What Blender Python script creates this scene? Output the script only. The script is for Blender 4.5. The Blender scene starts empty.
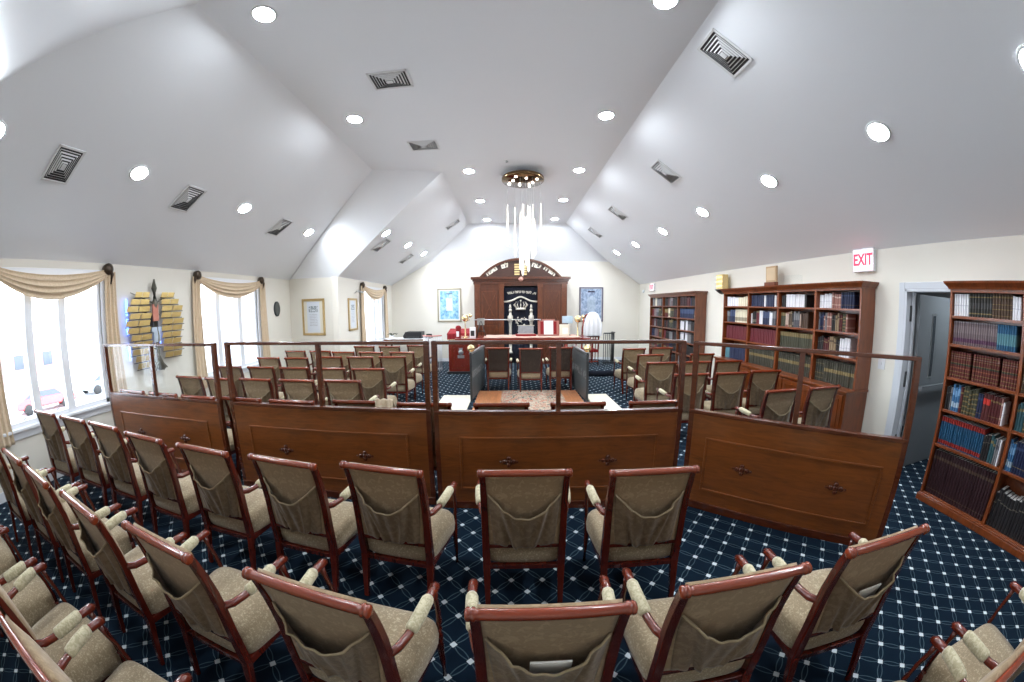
import bpy, math, random
from mathutils import Vector, Matrix
random.seed(7)
PI = math.pi
sc = bpy.context.scene
COL = sc.collection

# ------------------------------------------------------------------ materials
def srgb(r, g, b):
    f = lambda c: c / 12.92 if c <= .04045 else ((c + .055) / 1.055) ** 2.4
    return (f(r / 255), f(g / 255), f(b / 255), 1)

def new_mat(name, col=(.5, .5, .5, 1), rough=.5, metal=0., spec=.5, coat=0.):
    m = bpy.data.materials.new(name); m.use_nodes = True
    b = m.node_tree.nodes['Principled BSDF']
    b.inputs['Base Color'].default_value = col
    b.inputs['Roughness'].default_value = rough
    b.inputs['Metallic'].default_value = metal
    b.inputs['Specular IOR Level'].default_value = spec
    if coat:
        b.inputs['Coat Weight'].default_value = coat; b.inputs['Coat Roughness'].default_value = .12
    return m, m.node_tree, b

class NX:
    """tiny node expression helper"""
    def __init__(s, nt): s.nt = nt
    def m(s, op, a, b=None, c=None):
        n = s.nt.nodes.new('ShaderNodeMath'); n.operation = op
        for i, v in enumerate((a, b, c)):
            if v is None: continue
            if isinstance(v, (int, float)): n.inputs[i].default_value = v
            else: s.nt.links.new(v, n.inputs[i])
        return n.outputs[0]
    def mix(s, f, a, b):
        n = s.nt.nodes.new('ShaderNodeMix'); n.data_type = 'RGBA'
        for k, v in ((0, f), (6, a), (7, b)):
            if isinstance(v, (int, float, tuple)): n.inputs[k].default_value = v
            else: s.nt.links.new(v, n.inputs[k])
        return n.outputs[2]
    def coord(s, kind='Object'):
        return s.nt.nodes.new('ShaderNodeTexCoord').outputs[kind]
    def mapping(s, v, scale=(1, 1, 1), rot=(0, 0, 0), loc=(0, 0, 0)):
        n = s.nt.nodes.new('ShaderNodeMapping'); s.nt.links.new(v, n.inputs[0])
        n.inputs['Scale'].default_value = scale; n.inputs['Rotation'].default_value = rot; n.inputs['Location'].default_value = loc
        return n.outputs[0]
    def noise(s, v, scale, detail=3, rough=.5, dist=0):
        n = s.nt.nodes.new('ShaderNodeTexNoise'); s.nt.links.new(v, n.inputs['Vector'])
        n.inputs['Scale'].default_value = scale; n.inputs['Detail'].default_value = detail
        n.inputs['Roughness'].default_value = rough; n.inputs['Distortion'].default_value = dist
        return n.outputs['Fac']
    def vor(s, v, scale, out='Distance'):
        n = s.nt.nodes.new('ShaderNodeTexVoronoi'); s.nt.links.new(v, n.inputs['Vector']); n.inputs['Scale'].default_value = scale
        return n.outputs[out]
    def ramp(s, f, stops, mode='LINEAR'):
        n = s.nt.nodes.new('ShaderNodeValToRGB'); s.nt.links.new(f, n.inputs[0]); n.color_ramp.interpolation = mode
        el = n.color_ramp.elements
        while len(el) > 1: el.remove(el[0])
        el[0].position = stops[0][0]; el[0].color = stops[0][1]
        for p, c in stops[1:]:
            e = el.new(p); e.color = c
        return n.outputs[0]
    def xyz(s, v):
        n = s.nt.nodes.new('ShaderNodeSeparateXYZ'); s.nt.links.new(v, n.inputs[0]); return n.outputs
    def bump(s, bsdf, h, strength=.3, dist=.01):
        n = s.nt.nodes.new('ShaderNodeBump'); s.nt.links.new(h, n.inputs['Height'])
        n.inputs['Strength'].default_value = strength; n.inputs['Distance'].default_value = dist
        s.nt.links.new(n.outputs[0], bsdf.inputs['Normal'])

def scale_c(c, k): return (c[0] * k, c[1] * k, c[2] * k, 1)

def wood(name, col, dark=.45, grain=(1.5, 14, 14), rough=.28, coat=.4, axis=None):
    m, nt, b = new_mat(name, col, rough, coat=coat); x = NX(nt)
    v = x.mapping(x.coord(), scale=grain)
    n1 = x.noise(v, 2.2, 6, .62, 1.2)
    n2 = x.noise(x.coord(), 1.7, 2)
    f = x.m('ADD', x.m('MULTIPLY', n1, .75), x.m('MULTIPLY', n2, .25))
    c = x.ramp(f, [(.3, scale_c(col, dark)), (.52, col), (.72, scale_c(col, 1.35))])
    nt.links.new(c, b.inputs['Base Color'])
    x.bump(b, n1, .06, .002)
    return m

def plain(name, col, rough=.6, metal=0., var=.08, nscale=6, bump=0., coat=0., spec=.5):
    m, nt, b = new_mat(name, col, rough, metal, spec, coat); x = NX(nt)
    n = x.noise(x.coord(), nscale, 3)
    nt.links.new(x.mix(n, scale_c(col, 1 - var), scale_c(col, 1 + var)), b.inputs['Base Color'])
    if bump: x.bump(b, x.noise(x.coord(), nscale * 14, 2), bump, .003)
    return m

def emit(name, col, strength):
    m = bpy.data.materials.new(name); m.use_nodes = True; nt = m.node_tree; nt.nodes.clear()
    e = nt.nodes.new('ShaderNodeEmission'); o = nt.nodes.new('ShaderNodeOutputMaterial')
    e.inputs[0].default_value = col; e.inputs[1].default_value = strength; nt.links.new(e.outputs[0], o.inputs[0])
    return m

def fabric(name, base, fleck, amount=.5, scale=60, rough=.95):
    m, nt, b = new_mat(name, base, rough, spec=.2); x = NX(nt); co = x.coord()
    n = x.noise(co, scale, 3, .6, .8)
    n2 = x.noise(co, scale * 4, 2)
    f = x.ramp(n, [(amount - .03, (0, 0, 0, 1)), (amount + .04, (1, 1, 1, 1))])
    c = x.mix(x.m('MULTIPLY', f, .8), base, fleck)
    c = x.mix(x.m('MULTIPLY', n2, .35), c, scale_c(base, .55))
    nt.links.new(c, b.inputs['Base Color']); x.bump(b, n2, .5, .003)
    b.inputs['Sheen Weight'].default_value = .25
    return m

def glass_mat(name, tint=(1, 1, 1, 1), gloss=.1):
    m = bpy.data.materials.new(name); m.use_nodes = True; nt = m.node_tree; nt.nodes.clear()
    o = nt.nodes.new('ShaderNodeOutputMaterial'); t = nt.nodes.new('ShaderNodeBsdfTransparent'); g = nt.nodes.new('ShaderNodeBsdfGlossy')
    mx = nt.nodes.new('ShaderNodeMixShader'); fr = nt.nodes.new('ShaderNodeFresnel'); fr.inputs[0].default_value = 1.45
    g.inputs['Roughness'].default_value = .02; t.inputs[0].default_value = tint; g.inputs[0].default_value = (1, 1, 1, 1)
    k = nt.nodes.new('ShaderNodeMath'); k.operation = 'MULTIPLY'; k.inputs[1].default_value = gloss * 10; nt.links.new(fr.outputs[0], k.inputs[0])
    nt.links.new(k.outputs[0], mx.inputs[0]); nt.links.new(t.outputs[0], mx.inputs[1]); nt.links.new(g.outputs[0], mx.inputs[2]); nt.links.new(mx.outputs[0], o.inputs[0])
    return m

M = {}
M['chair_wood'] = wood('chair_mahogany', (.085, .010, .005, 1), .4, (10, 10, 2), .25, .4)
M['chair_rail'] = wood('chair_rail_cherry', (.20, .030, .008, 1), .5, (2, 14, 14), .25, .5)
M['arm_wood'] = wood('arm_mahogany', (.13, .017, .007, 1), .5, (8, 8, 8), .25, .5)
M['seat'] = fabric('seat_chenille', (.31, .24, .15, 1), (.58, .49, .34, 1), .57, 95)
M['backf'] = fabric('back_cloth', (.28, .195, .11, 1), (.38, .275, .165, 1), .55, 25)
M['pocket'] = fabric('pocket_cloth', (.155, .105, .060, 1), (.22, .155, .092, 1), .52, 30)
M['hem'] = plain('pocket_hem', (.30, .235, .145, 1), .9, var=.1, nscale=30)
M['pad'] = fabric('arm_pad_cloth', (.48, .43, .28, 1), (.70, .64, .45, 1), .5, 60)
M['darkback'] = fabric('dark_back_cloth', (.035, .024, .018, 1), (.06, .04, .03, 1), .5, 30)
M['partition'] = wood('partition_oak', (.175, .050, .009, 1), .5, (1.6, 12, 12), .3, .3)
M['partition_dark'] = wood('partition_trim', (.085, .019, .006, 1), .5, (3, 12, 12), .25, .5)
M['case'] = wood('bookcase_cherry', (.185, .043, .009, 1), .5, (8, 8, 1.4), .3, .35)
M['case_dark'] = wood('bookcase_shade', (.15, .034, .008, 1), .5, (1.6, 10, 10), .3, .35)
M['case_far'] = wood('bookcase_walnut', (.16, .045, .015, 1), .5, (8, 8, 1.4), .3, .35)
M['ark'] = wood('ark_walnut', (.095, .026, .010, 1), .5, (8, 8, 1.6), .3, .35)
M['ark2'] = wood('ark_walnut_light', (.145, .042, .015, 1), .5, (8, 8, 1.6), .3, .35)
M['ark_dark'] = wood('ark_tympanum', (.05, .016, .009, 1), .5, (3, 8, 8), .4, .2)
M['redwood'] = wood('lectern_redwood', (.20, .022, .012, 1), .5, (8, 8, 1.6), .25, .5)
M['wall'] = plain('wall_cream_paint', (.76, .73, .655, 1), .75, var=.02, nscale=2, bump=.05)
M['ceil'] = plain('ceiling_white_paint', (.84, .865, .90, 1), .42, var=.01, nscale=1.2)
M['white'] = plain('white_painted_wood', (.78, .80, .84, 1), .35, var=.02)
M['vent'] = plain('vent_white_metal', (.72, .73, .74, 1), .4, var=.02)
M['black'] = plain('black_metal', (.012, .012, .014, 1), .4, var=.1)
M['iron'] = plain('dark_iron', (.03, .033, .036, 1), .45, var=.15)
M['bronze'] = plain('holdback_bronze', (.07, .05, .035, 1), .4, .6, var=.2)
M['gold'] = plain('gold_leaf_metal', (.62, .46, .18, 1), .3, .8, var=.12)
M['goldp'] = plain('gold_paint', (.75, .58, .27, 1), .5, .2, var=.15, nscale=30)
M['brass'] = plain('polished_brass', (.85, .66, .36, 1), .2, .85, var=.05)
M['mirrorbronze'] = plain('canopy_bronze', (.16, .10, .05, 1), .15, .95, var=.1)
M['steel'] = plain('brushed_steel', (.55, .57, .58, 1), .3, .9, var=.05)
M['silver'] = plain('silver_thread', (.62, .58, .50, 1), .45, .3, var=.15, nscale=40)
M['navyv'] = plain('navy_velvet', (.004, .006, .016, 1), .95, var=.4, nscale=8)
M['redv'] = plain('red_velvet', (.22, .006, .010, 1), .9, var=.25, nscale=8)
M['cream'] = plain('cream_cloth', (.74, .68, .56, 1), .9, var=.05, nscale=8)
M['whitec'] = plain('white_cloth', (.82, .82, .84, 1), .85, var=.03, nscale=10)
M['beigec'] = fabric('beige_scarf', (.66, .52, .36, 1), (.74, .60, .44, 1), .5, 40)
M['pinkc'] = plain('rose_table_cloth', (.48, .30, .24, 1), .85, var=.05)
M['paper'] = plain('paper', (.82, .81, .78, 1), .8, var=.04, nscale=20)
M['glass'] = glass_mat('partition_glass', (.97, .98, .98, 1), .004)
M['wglass'] = glass_mat('window_glass', (.98, .99, 1, 1), .08)
M['door'] = plain('grey_door_paint', (.19, .21, .225, 1), .45, var=.03)
M['doorframe'] = plain('door_frame_paint', (.58, .61, .66, 1), .4, var=.02)
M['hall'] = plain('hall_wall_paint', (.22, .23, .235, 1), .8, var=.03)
M['lens'] = emit('downlight_lens', (.88, .94, 1, 1), 38)
M['bulb'] = emit('chandelier_bulb', (1, .93, .82, 1), 2)
M['drop'] = emit('glowing_glass_drop', (1, .94, .86, 1), .17)
M['blueled'] = emit('blue_backlight', (.10, .22, 1, 1), .7)
M['exitred'] = emit('exit_letters', (1, .06, .12, 1), .20)
M['exitface'] = emit('exit_face', (1, .72, .78, 1), .17)
M['planks'] = wood('platform_planks', (.50, .20, .085, 1), .6, (10, 1.5, 10), .3, .4)
M['snow'] = plain('snow_ground', (.80, .82, .86, 1), .9, var=.05, nscale=.3)
M['asphalt'] = plain('wet_road', (.35, .36, .38, 1), .7, var=.1, nscale=.5)
M['redcar'] = plain('red_car_paint', (.65, .04, .04, 1), .3, var=.02, coat=.6)
M['greycar'] = plain('grey_car_paint', (.16, .20, .22, 1), .3, var=.02, coat=.6)
M['tyre'] = plain('tyre_rubber', (.02, .02, .02, 1), .9)
M['carglass'] = plain('car_glass', (.04, .05, .06, 1), .1)
M['brick'] = plain('brick_wall', (.42, .20, .16, 1), .9, var=.2, nscale=3)
M['roof'] = plain('grey_roof', (.30, .30, .33, 1), .9, var=.1)

def carpet_material():
    m, nt, b = new_mat('navy_lattice_carpet', (.01, .03, .08, 1), .95, spec=.15); x = NX(nt); co = x.coord()
    s = .14996; ph = -.79478; x0, y0 = 3.167, 1.267
    X, Y, Z = x.xyz(co)
    dx = x.m('SUBTRACT', X, x0); dy = x.m('SUBTRACT', Y, y0)
    u = x.m('ADD', x.m('MULTIPLY', dx, math.cos(ph) / s), x.m('MULTIPLY', dy, math.sin(ph) / s))
    v = x.m('ADD', x.m('MULTIPLY', dx, math.sin(ph) / s), x.m('MULTIPLY', dy, -math.cos(ph) / s))
    fu = x.m('SUBTRACT', u, x.m('ROUND', u)); fv = x.m('SUBTRACT', v, x.m('ROUND', v))
    au = x.m('ABSOLUTE', fu); av = x.m('ABSOLUTE', fv)
    node = x.m('LESS_THAN', x.m('MAXIMUM', au, av), .105)
    def chain(par, off):
        w = x.m('MULTIPLY', x.m('ABSOLUTE', x.m('SINE', x.m('MULTIPLY', par, PI))), .10)
        d = x.m('ABSOLUTE', x.m('SUBTRACT', off, w))
        return x.m('LESS_THAN', d, .020)
    ch = x.m('MAXIMUM', chain(u, av), chain(v, au))
    n = x.noise(co, 260, 2)
    n2 = x.noise(co, 2.5, 3)
    base = x.mix(n, (.0014, .0062, .014, 1), (.0035, .0155, .032, 1))
    base = x.mix(x.m('MULTIPLY', n2, .35), base, (.0014, .0065, .018, 1))
    c = x.mix(x.m('MULTIPLY', ch, .8), base, (.06, .10, .125, 1))
    c = x.mix(node, c, (.58, .64, .67, 1))
    nt.links.new(c, b.inputs['Base Color']); x.bump(b, n, .4, .003)
    return m
M['carpet'] = carpet_material()

def rug_material():
    m, nt, b = new_mat('floral_rug', (.4, .3, .2, 1), .95, spec=.1); x = NX(nt); co = x.coord()
    d = x.vor(co, 9); n = x.noise(co, 11, 4, .6, 1.5)
    c = x.ramp(n, [(.40, (.04, .07, .065, 1)), (.44, (.42, .36, .27, 1)), (.50, (.46, .38, .30, 1)), (.56, (.30, .05, .03, 1)), (.63, (.42, .30, .20, 1)), (.7, (.08, .12, .13, 1))])
    c = x.mix(x.m('LESS_THAN', d, .16), c, (.45, .10, .06, 1))
    nt.links.new(c, b.inputs['Base Color']); return m
M['rug'] = rug_material()

def slate_material():
    m, nt, b = new_mat('dark_slate_scroll', (.05, .06, .065, 1), .45); x = NX(nt); co = x.coord()
    X, Y, Z = x.xyz(co); n = x.noise(co, 7, 3, .6, 2)
    band = x.m('LESS_THAN', x.m('ABSOLUTE', x.m('SUBTRACT', Z, .52)), .07)
    sw = x.m('MULTIPLY', band, x.m('GREATER_THAN', n, .5))
    c = x.mix(x.m('MULTIPLY', n, .6), (.045, .055, .06, 1), (.10, .115, .12, 1))
    c = x.mix(x.m('MULTIPLY', sw, .7), c, (.28, .29, .29, 1))
    nt.links.new(c, b.inputs['Base Color']); return m
M['slate'] = slate_material()

def picture_material(name, kind):
    m, nt, b = new_mat(name, (.8, .8, .8, 1), .4); x = NX(nt); g = x.coord('Generated'); X, Y, Z = x.xyz(g)
    U = X if kind[0] != 'y' else Y
    t = kind[1:]
    if t == 'blue':
        n = x.noise(x.mapping(g, (5, 5, 5)), 1.4, 4, .6, 1)
        c = x.ramp(n, [(.3, (.12, .20, .48, 1)), (.45, (.20, .50, .68, 1)), (.55, (.40, .62, .74, 1)), (.68, (.50, .70, .68, 1))])
        du = x.m('ABSOLUTE', x.m('SUBTRACT', U, .5)); dz = x.m('ABSOLUTE', x.m('SUBTRACT', Z, .52))
        cen = x.m('MULTIPLY', x.m('LESS_THAN', du, .17), x.m('LESS_THAN', dz, .22))
        c = x.mix(x.m('MULTIPLY', cen, .7), c, (.88, .88, .68, 1))
        cap = x.m('MULTIPLY', x.m('LESS_THAN', du, .16), x.m('LESS_THAN', x.m('ABSOLUTE', x.m('SUBTRACT', Z, .9)), .018))
        c = x.mix(cap, c, (.10, .12, .18, 1))
    elif t == 'greyblue':
        n = x.noise(x.mapping(g, (5, 5, 5)), 1.6, 5, .6, 1)
        c = x.ramp(n, [(.3, (.12, .16, .23, 1)), (.5, (.28, .37, .52, 1)), (.65, (.48, .55, .68, 1))])
        du = x.m('ABSOLUTE', x.m('SUBTRACT', U, .5))
        cap = x.m('MULTIPLY', x.m('LESS_THAN', du, .17), x.m('LESS_THAN', x.m('ABSOLUTE', x.m('SUBTRACT', Z, .91)), .025))
        c = x.mix(cap, c, (.02, .02, .05, 1))
        cen = x.m('MULTIPLY', x.m('LESS_THAN', du, .2), x.m('LESS_THAN', x.m('ABSOLUTE', x.m('SUBTRACT', Z, .5)), .25))
        c = x.mix(x.m('MULTIPLY', cen, .5), c, (.40, .48, .55, 1))
    else:  # certificate: text lines under a dark masthead, on a pale mat
        du = x.m('ABSOLUTE', x.m('SUBTRACT', U, .5)); 
        lines = x.m('GREATER_THAN', x.m('SINE', x.m('MULTIPLY', Z, 120)), .35)
        n = x.noise(x.mapping(g, (60, 60, 30)), 1., 2)
        tx = x.m('MULTIPLY', lines, x.m('GREATER_THAN', n, .47))
        inb = x.m('MULTIPLY', x.m('LESS_THAN', du, .22), x.m('LESS_THAN', x.m('ABSOLUTE', x.m('SUBTRACT', Z, .40)), .22))
        hd = x.m('MULTIPLY', x.m('LESS_THAN', du, .26), x.m('LESS_THAN', x.m('ABSOLUTE', x.m('SUBTRACT', Z, .76)), .10))
        arch = x.m('MULTIPLY', hd, x.m('GREATER_THAN', x.noise(x.mapping(g, (22, 22, 16)), 1., 3), .48))
        c = x.mix(x.m('LESS_THAN', du, .36), (.74, .70, .58, 1), (.66, .70, .76, 1))
        c = x.mix(x.m('MULTIPLY', x.m('MULTIPLY', tx, inb), .7), c, (.28, .26, .28, 1))
        c = x.mix(x.m('MULTIPLY', arch, .8), c, (.10, .15, .16, 1))
    nt.links.new(c, b.inputs['Base Color']); return m

# ------------------------------------------------------------------ mesh builder
class MB:
    def __init__(s): s.v = []; s.f = []; s.mi = []; s.sm = []; s.cur = 0
    def add(s, vs, fs, smooth=False):
        o = len(s.v); s.v += [tuple(v) for v in vs]
        for f in fs: s.f.append(tuple(i + o for i in f)); s.mi.append(s.cur); s.sm.append(smooth)
        return s
    def box(s, a, b):
        (x0, y0, z0), (x1, y1, z1) = a, b
        x0, x1 = min(x0, x1), max(x0, x1); y0, y1 = min(y0, y1), max(y0, y1); z0, z1 = min(z0, z1), max(z0, z1)
        vs = [(x0, y0, z0), (x1, y0, z0), (x1, y1, z0), (x0, y1, z0), (x0, y0, z1), (x1, y0, z1), (x1, y1, z1), (x0, y1, z1)]
        return s.add(vs, [(0, 3, 2, 1), (4, 5, 6, 7), (0, 1, 5, 4), (1, 2, 6, 5), (2, 3, 7, 6), (3, 0, 4, 7)])
    def obox(s, mat, a, b):
        t = MB().box(a, b); return s.add([mat @ Vector(v) for v in t.v], t.f)
    def tube(s, pts, r, n=8, caps=True, ry=None, up=(0, 0, 1), square=False, smooth=True):
        pts = [Vector(p) for p in pts]; k = len(pts); up = Vector(up)
        rs = r if isinstance(r, (list, tuple)) else [r] * k
        rys = ry if isinstance(ry, (list, tuple)) else ([ry] * k if ry else rs)
        vs = []
        for i, p in enumerate(pts):
            t = (pts[min(i + 1, k - 1)] - pts[max(i - 1, 0)]).normalized()
            a = t.cross(up)
            if a.length < 1e-4: a = t.cross(Vector((1, 0, 0)))
            a.normalize(); b = a.cross(t).normalized()
            for j in range(n):
                th = 2 * PI * (j + (.5 if square else 0)) / n
                c, d = math.cos(th), math.sin(th)
                if square: c, d = (1 if c > 0 else -1), (1 if d > 0 else -1)
                vs.append(p + a * (c * rs[i]) + b * (d * rys[i]))
        fs = []
        for i in range(k - 1):
            for j in range(n):
                q = (j + 1) % n; fs.append((i * n + j, i * n + q, (i + 1) * n + q, (i + 1) * n + j))
        if caps: fs.append(tuple(range(n - 1, -1, -1))); fs.append(tuple((k - 1) * n + j for j in range(n)))
        return s.add(vs, fs, smooth)
    def bar(s, p0, p1, w, h, up=(0, 0, 1)):
        return s.tube([p0, p1], w / 2, 4, True, h / 2, up, True, False)
    def lathe(s, prof, o=(0, 0, 0), axis='z', n=16, smooth=True, a0=0, a1=2 * PI, caps=True):
        o = Vector(o); vs = []; full = abs(a1 - a0 - 2 * PI) < 1e-6; m = n if full else n + 1
        for r, h in prof:
            for j in range(m):
                t = a0 + (a1 - a0) * j / n; c, d = r * math.cos(t), r * math.sin(t)
                vs.append(o + Vector({'z': (c, d, h), 'x': (h, c, d), 'y': (d, h, c)}[axis]))
        fs = []
        for i in range(len(prof) - 1):
            for j in range(n):
                q = (j + 1) % m if full else j + 1
                fs.append((i * m + j, i * m + q, (i + 1) * m + q, (i + 1) * m + j))
        if full and caps:
            if prof[0][0] > 1e-5: fs.append(tuple(range(m - 1, -1, -1)))
            if prof[-1][0] > 1e-5: fs.append(tuple((len(prof) - 1) * m + j for j in range(m)))
        return s.add(vs, fs, smooth)
    def sphere(s, c, r, n=12, sz=1.):
        k = n // 2; return s.lathe([(max(r * math.sin(PI * i / k), 1e-6), -r * sz * math.cos(PI * i / k)) for i in range(k + 1)], c, 'z', n)
    def prism(s, poly, h0, h1, axis='z'):
        f = {'z': lambda a, b, h: (a, b, h), 'y': lambda a, b, h: (a, h, b), 'x': lambda a, b, h: (h, a, b)}[axis]
        n = len(poly); vs = [f(a, b, h0) for a, b in poly] + [f(a, b, h1) for a, b in poly]
        fs = [tuple(range(n - 1, -1, -1)), tuple(range(n, 2 * n))] + [(i, (i + 1) % n, n + (i + 1) % n, n + i) for i in range(n)]
        return s.add(vs, fs)
    def grid(s, fn, nu, nv, smooth=True, thick=None):
        vs = [Vector(fn(i / nu, j / nv)) for j in range(nv + 1) for i in range(nu + 1)]
        fs = [(j * (nu + 1) + i, j * (nu + 1) + i + 1, (j + 1) * (nu + 1) + i + 1, (j + 1) * (nu + 1) + i) for j in range(nv) for i in range(nu)]
        if thick is None: return s.add(vs, fs, smooth)
        th = Vector(thick); N = len(vs); vs2 = vs + [v + th for v in vs]
        fs2 = fs + [tuple(i + N for i in reversed(f)) for f in fs]
        w = nu + 1; ring = [i for i in range(w)] + [j * w + nu for j in range(1, nv + 1)] + [nv * w + i for i in range(nu - 1, -1, -1)] + [j * w for j in range(nv - 1, 0, -1)]
        for a, b in zip(ring, ring[1:] + ring[:1]): fs2.append((b, a, a + N, b + N))
        return s.add(vs2, fs2, smooth)
    def mesh(s, name, mats):
        me = bpy.data.meshes.new(name); me.from_pydata(s.v, [], s.f)
        for m in (mats if isinstance(mats, (list, tuple)) else [mats]): me.materials.append(m)
        me.polygons.foreach_set('material_index', s.mi); me.polygons.foreach_set('use_smooth', s.sm)
        me.update(); 
        import bmesh
        bm = bmesh.new(); bm.from_mesh(me); bmesh.ops.recalc_face_normals(bm, faces=bm.faces); bm.to_mesh(me); bm.free()
        return me
    def build(s, name, mats, parent=None, bevel=0., loc=(0, 0, 0), rz=0.):
        o = bpy.data.objects.new(name, s.mesh(name, mats)); COL.objects.link(o); o.location = loc; o.rotation_euler = (0, 0, rz)
        if parent is not None: o.parent = parent
        if bevel:
            md = o.modifiers.new('bevel', 'BEVEL'); md.width = bevel; md.segments = 2; md.limit_method = 'ANGLE'; md.angle_limit = math.radians(40)
        return o

def tag(o, label=None, cat=None, group=None, kind=None):
    if label: o['label'] = label
    if cat: o['category'] = cat
    if group: o['group'] = group
    if kind: o['kind'] = kind
    return o
def empty(name, loc=(0, 0, 0), rz=0., label=None, cat=None, group=None, kind=None):
    o = bpy.data.objects.new(name, None); COL.objects.link(o); o.location = loc; o.rotation_euler = (0, 0, rz); o.empty_display_size = .1
    return tag(o, label, cat, group, kind)
def struct(mb, name, mats, parent=None, bevel=0.):
    return tag(mb.build(name, mats, parent, bevel), kind='structure')
def copy_tree(o, parent=None):
    c = o.copy(); COL.objects.link(c)
    if parent is not None: c.parent = parent; c.matrix_parent_inverse = o.matrix_parent_inverse.copy()
    for ch in list(o.children): copy_tree(ch, c)
    return c
ORD = ['first', 'second', 'third', 'fourth', 'fifth', 'sixth', 'seventh', 'eighth', 'ninth', 'tenth', 'eleventh', 'twelfth', 'thirteenth', 'fourteenth', 'fifteenth',
       'sixteenth', 'seventeenth', 'eighteenth', 'nineteenth', 'twentieth', 'twenty-first', 'twenty-second', 'twenty-third', 'twenty-fourth', 'twenty-fifth', 'twenty-sixth']

# ------------------------------------------------------------------ camera (fisheye lens)
cam_d = bpy.data.cameras.new('camera'); cam_d.type = 'PANO'
cam_d.panorama_type = 'FISHEYE_LENS_POLYNOMIAL'
cam_d.sensor_fit = 'HORIZONTAL'; cam_d.sensor_width = 36; cam_d.sensor_height = 24
KS = [0.0, 0.08432363778413592, -0.0002109060095042852, -8.36296932901399e-05, 3.1062905527833105e-06]
for i, k in enumerate(KS): setattr(cam_d, 'fisheye_polynomial_k%d' % i, -k)
cam_d.fisheye_fov = math.radians(220); cam_d.clip_start = .02; cam_d.clip_end = 400
cam = bpy.data.objects.new('camera', cam_d); COL.objects.link(cam)
cx, cy, cz = (0.99997597, -0.00376364, -0.00582174), (0.00617170, 0.10086389, 0.99488109), (-0.00315717, -0.99489311, 0.10088469)
mw = Matrix(((cx[0], cy[0], cz[0], 0), (cx[1], cy[1], cz[1], 0), (cx[2], cy[2], cz[2], 1.84), (0, 0, 0, 1)))
cam.matrix_world = mw; sc.camera = cam

# ------------------------------------------------------------------ room shell
XR, XL, XL2 = 4.42, -5.5, -4.05
YB, YF = 11.4, -1.9          # ark wall, wall behind the camera
ZE, ZC = 2.59, 4.44         # eave and flat ceiling
DO0, DO1, DOZ = 1.70, 2.72, 2.12      # doorway in the bookcase wall

fl = MB().box((XL - .2, YF - .2, -.12), (XR + .1, YB + .2, 0)); struct(fl, 'floor', M['carpet'])

def wall_y(name, x, y0, y1, z1, holes, out, mats=None):
    """wall along y at x, thickness outward, holes = [(ya,yb,za,zb)]"""
    mb = MB(); t = .16 * out; ys = sorted({y0, y1} | {h[0] for h in holes} | {h[1] for h in holes})
    for a, b in zip(ys, ys[1:]):
        hs = [h for h in holes if h[0] <= a + 1e-6 and h[1] >= b - 1e-6]
        if not hs: mb.box((x, a, 0), (x + t, b, z1))
        for h in hs:
            if h[2] > 0: mb.box((x, a, 0), (x + t, b, h[2]))
            mb.box((x, a, h[3]), (x + t, b, z1))
    return struct(mb, name, mats or M['wall'])
W1 = (1.56, 3.14, .72, 2.42); W2 = (5.02, 6.62, .72, 2.42); W3 = (9.0, 10.52, .85, 2.38)
wall_y('wall_left', XL, YF - .16, 7.9, 2.62, [W1, W2], -1)
wall_y('wall_left_inner', XL2, 7.65, YB + .1, 2.62, [W3], -1)
wall_y('wall_right', XR, YF - .16, YB + .1, 2.62, [(DO0, DO1, 0, DOZ)], 1)
mb = MB(); mb.prism([(XL - .16, 7.88), (XL2, 7.65), (XL2 - .1, 7.85), (XL - .16, 8.1)], 0, 2.62, 'z'); struct(mb, 'wall_step', M['wall'])
mb = MB().box((XL2 - .3, YB, 0), (XR + .16, YB + .16, 3.5)); struct(mb, 'wall_back', M['wall'])
mb = MB().prism([(XL - .16, -1.02), (XR + .16, -1.98), (XR + .16, -1.82), (XL - .16, -.86)], 0, 2.7, 'z'); struct(mb, 'wall_front', M['wall'])

cl = MB(); cz_ = lambda p: p
def quadgrid(a, b, c, d, n=10):
    a, b, c, d = map(Vector, (a, b, c, d))
    cl.grid(lambda u, v: (a.lerp(b, u)).lerp(d.lerp(c, u), v), n, n, True)
YH = 10.65
fr, flx, fl2 = 1.74, -2.57, -1.3
cl.add([(flx, 1.87, ZC), (fr, 1.45, ZC), (fr, 6.45, ZC), (fr, YH, ZC), (fl2, YH, ZC), (fl2, 6.45, ZC), (flx, 6.14, ZC)], [(0, 1, 2, 5, 6), (2, 3, 4, 5)])
cl.add([(fr, 1.45, ZC), (fr, YH, ZC), (3.35, YB + .02, 3.33), (XR + .02, YB + .02, ZE), (XR + .02, -1.82, ZE)], [(0, 1, 2, 3, 4)])
cl.add([(flx, 1.87, ZC), (flx, 6.14, ZC), (XL - .02, 7.88, ZE), (XL - .02, -.88, ZE)], [(0, 1, 2, 3)])
cl.add([(fl2, 6.45, ZC), (fl2, YH, ZC), (-2.75, YB + .02, 3.33), (XL2 - .02, YB + .02, ZE), (XL2 - .02, 7.65, ZE)], [(0, 1, 2, 3, 4)])
quadgrid((flx, 6.14, ZC), (fl2, 6.45, ZC), (XL2, 7.65, ZE), (XL, 7.88, ZE))
cl.add([(fl2, YH, ZC), (fr, YH, ZC), (3.35, YB + .02, 3.33), (-2.75, YB + .02, 3.33)], [(0, 1, 2, 3)])
cl.add([(flx, 1.87, ZC), (fr, 1.45, ZC), (XR + .02, -1.82, ZE), (XL - .02, -.88, ZE)], [(0, 1, 2, 3)])
struct(cl, 'ceiling', M['ceil'])
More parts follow.
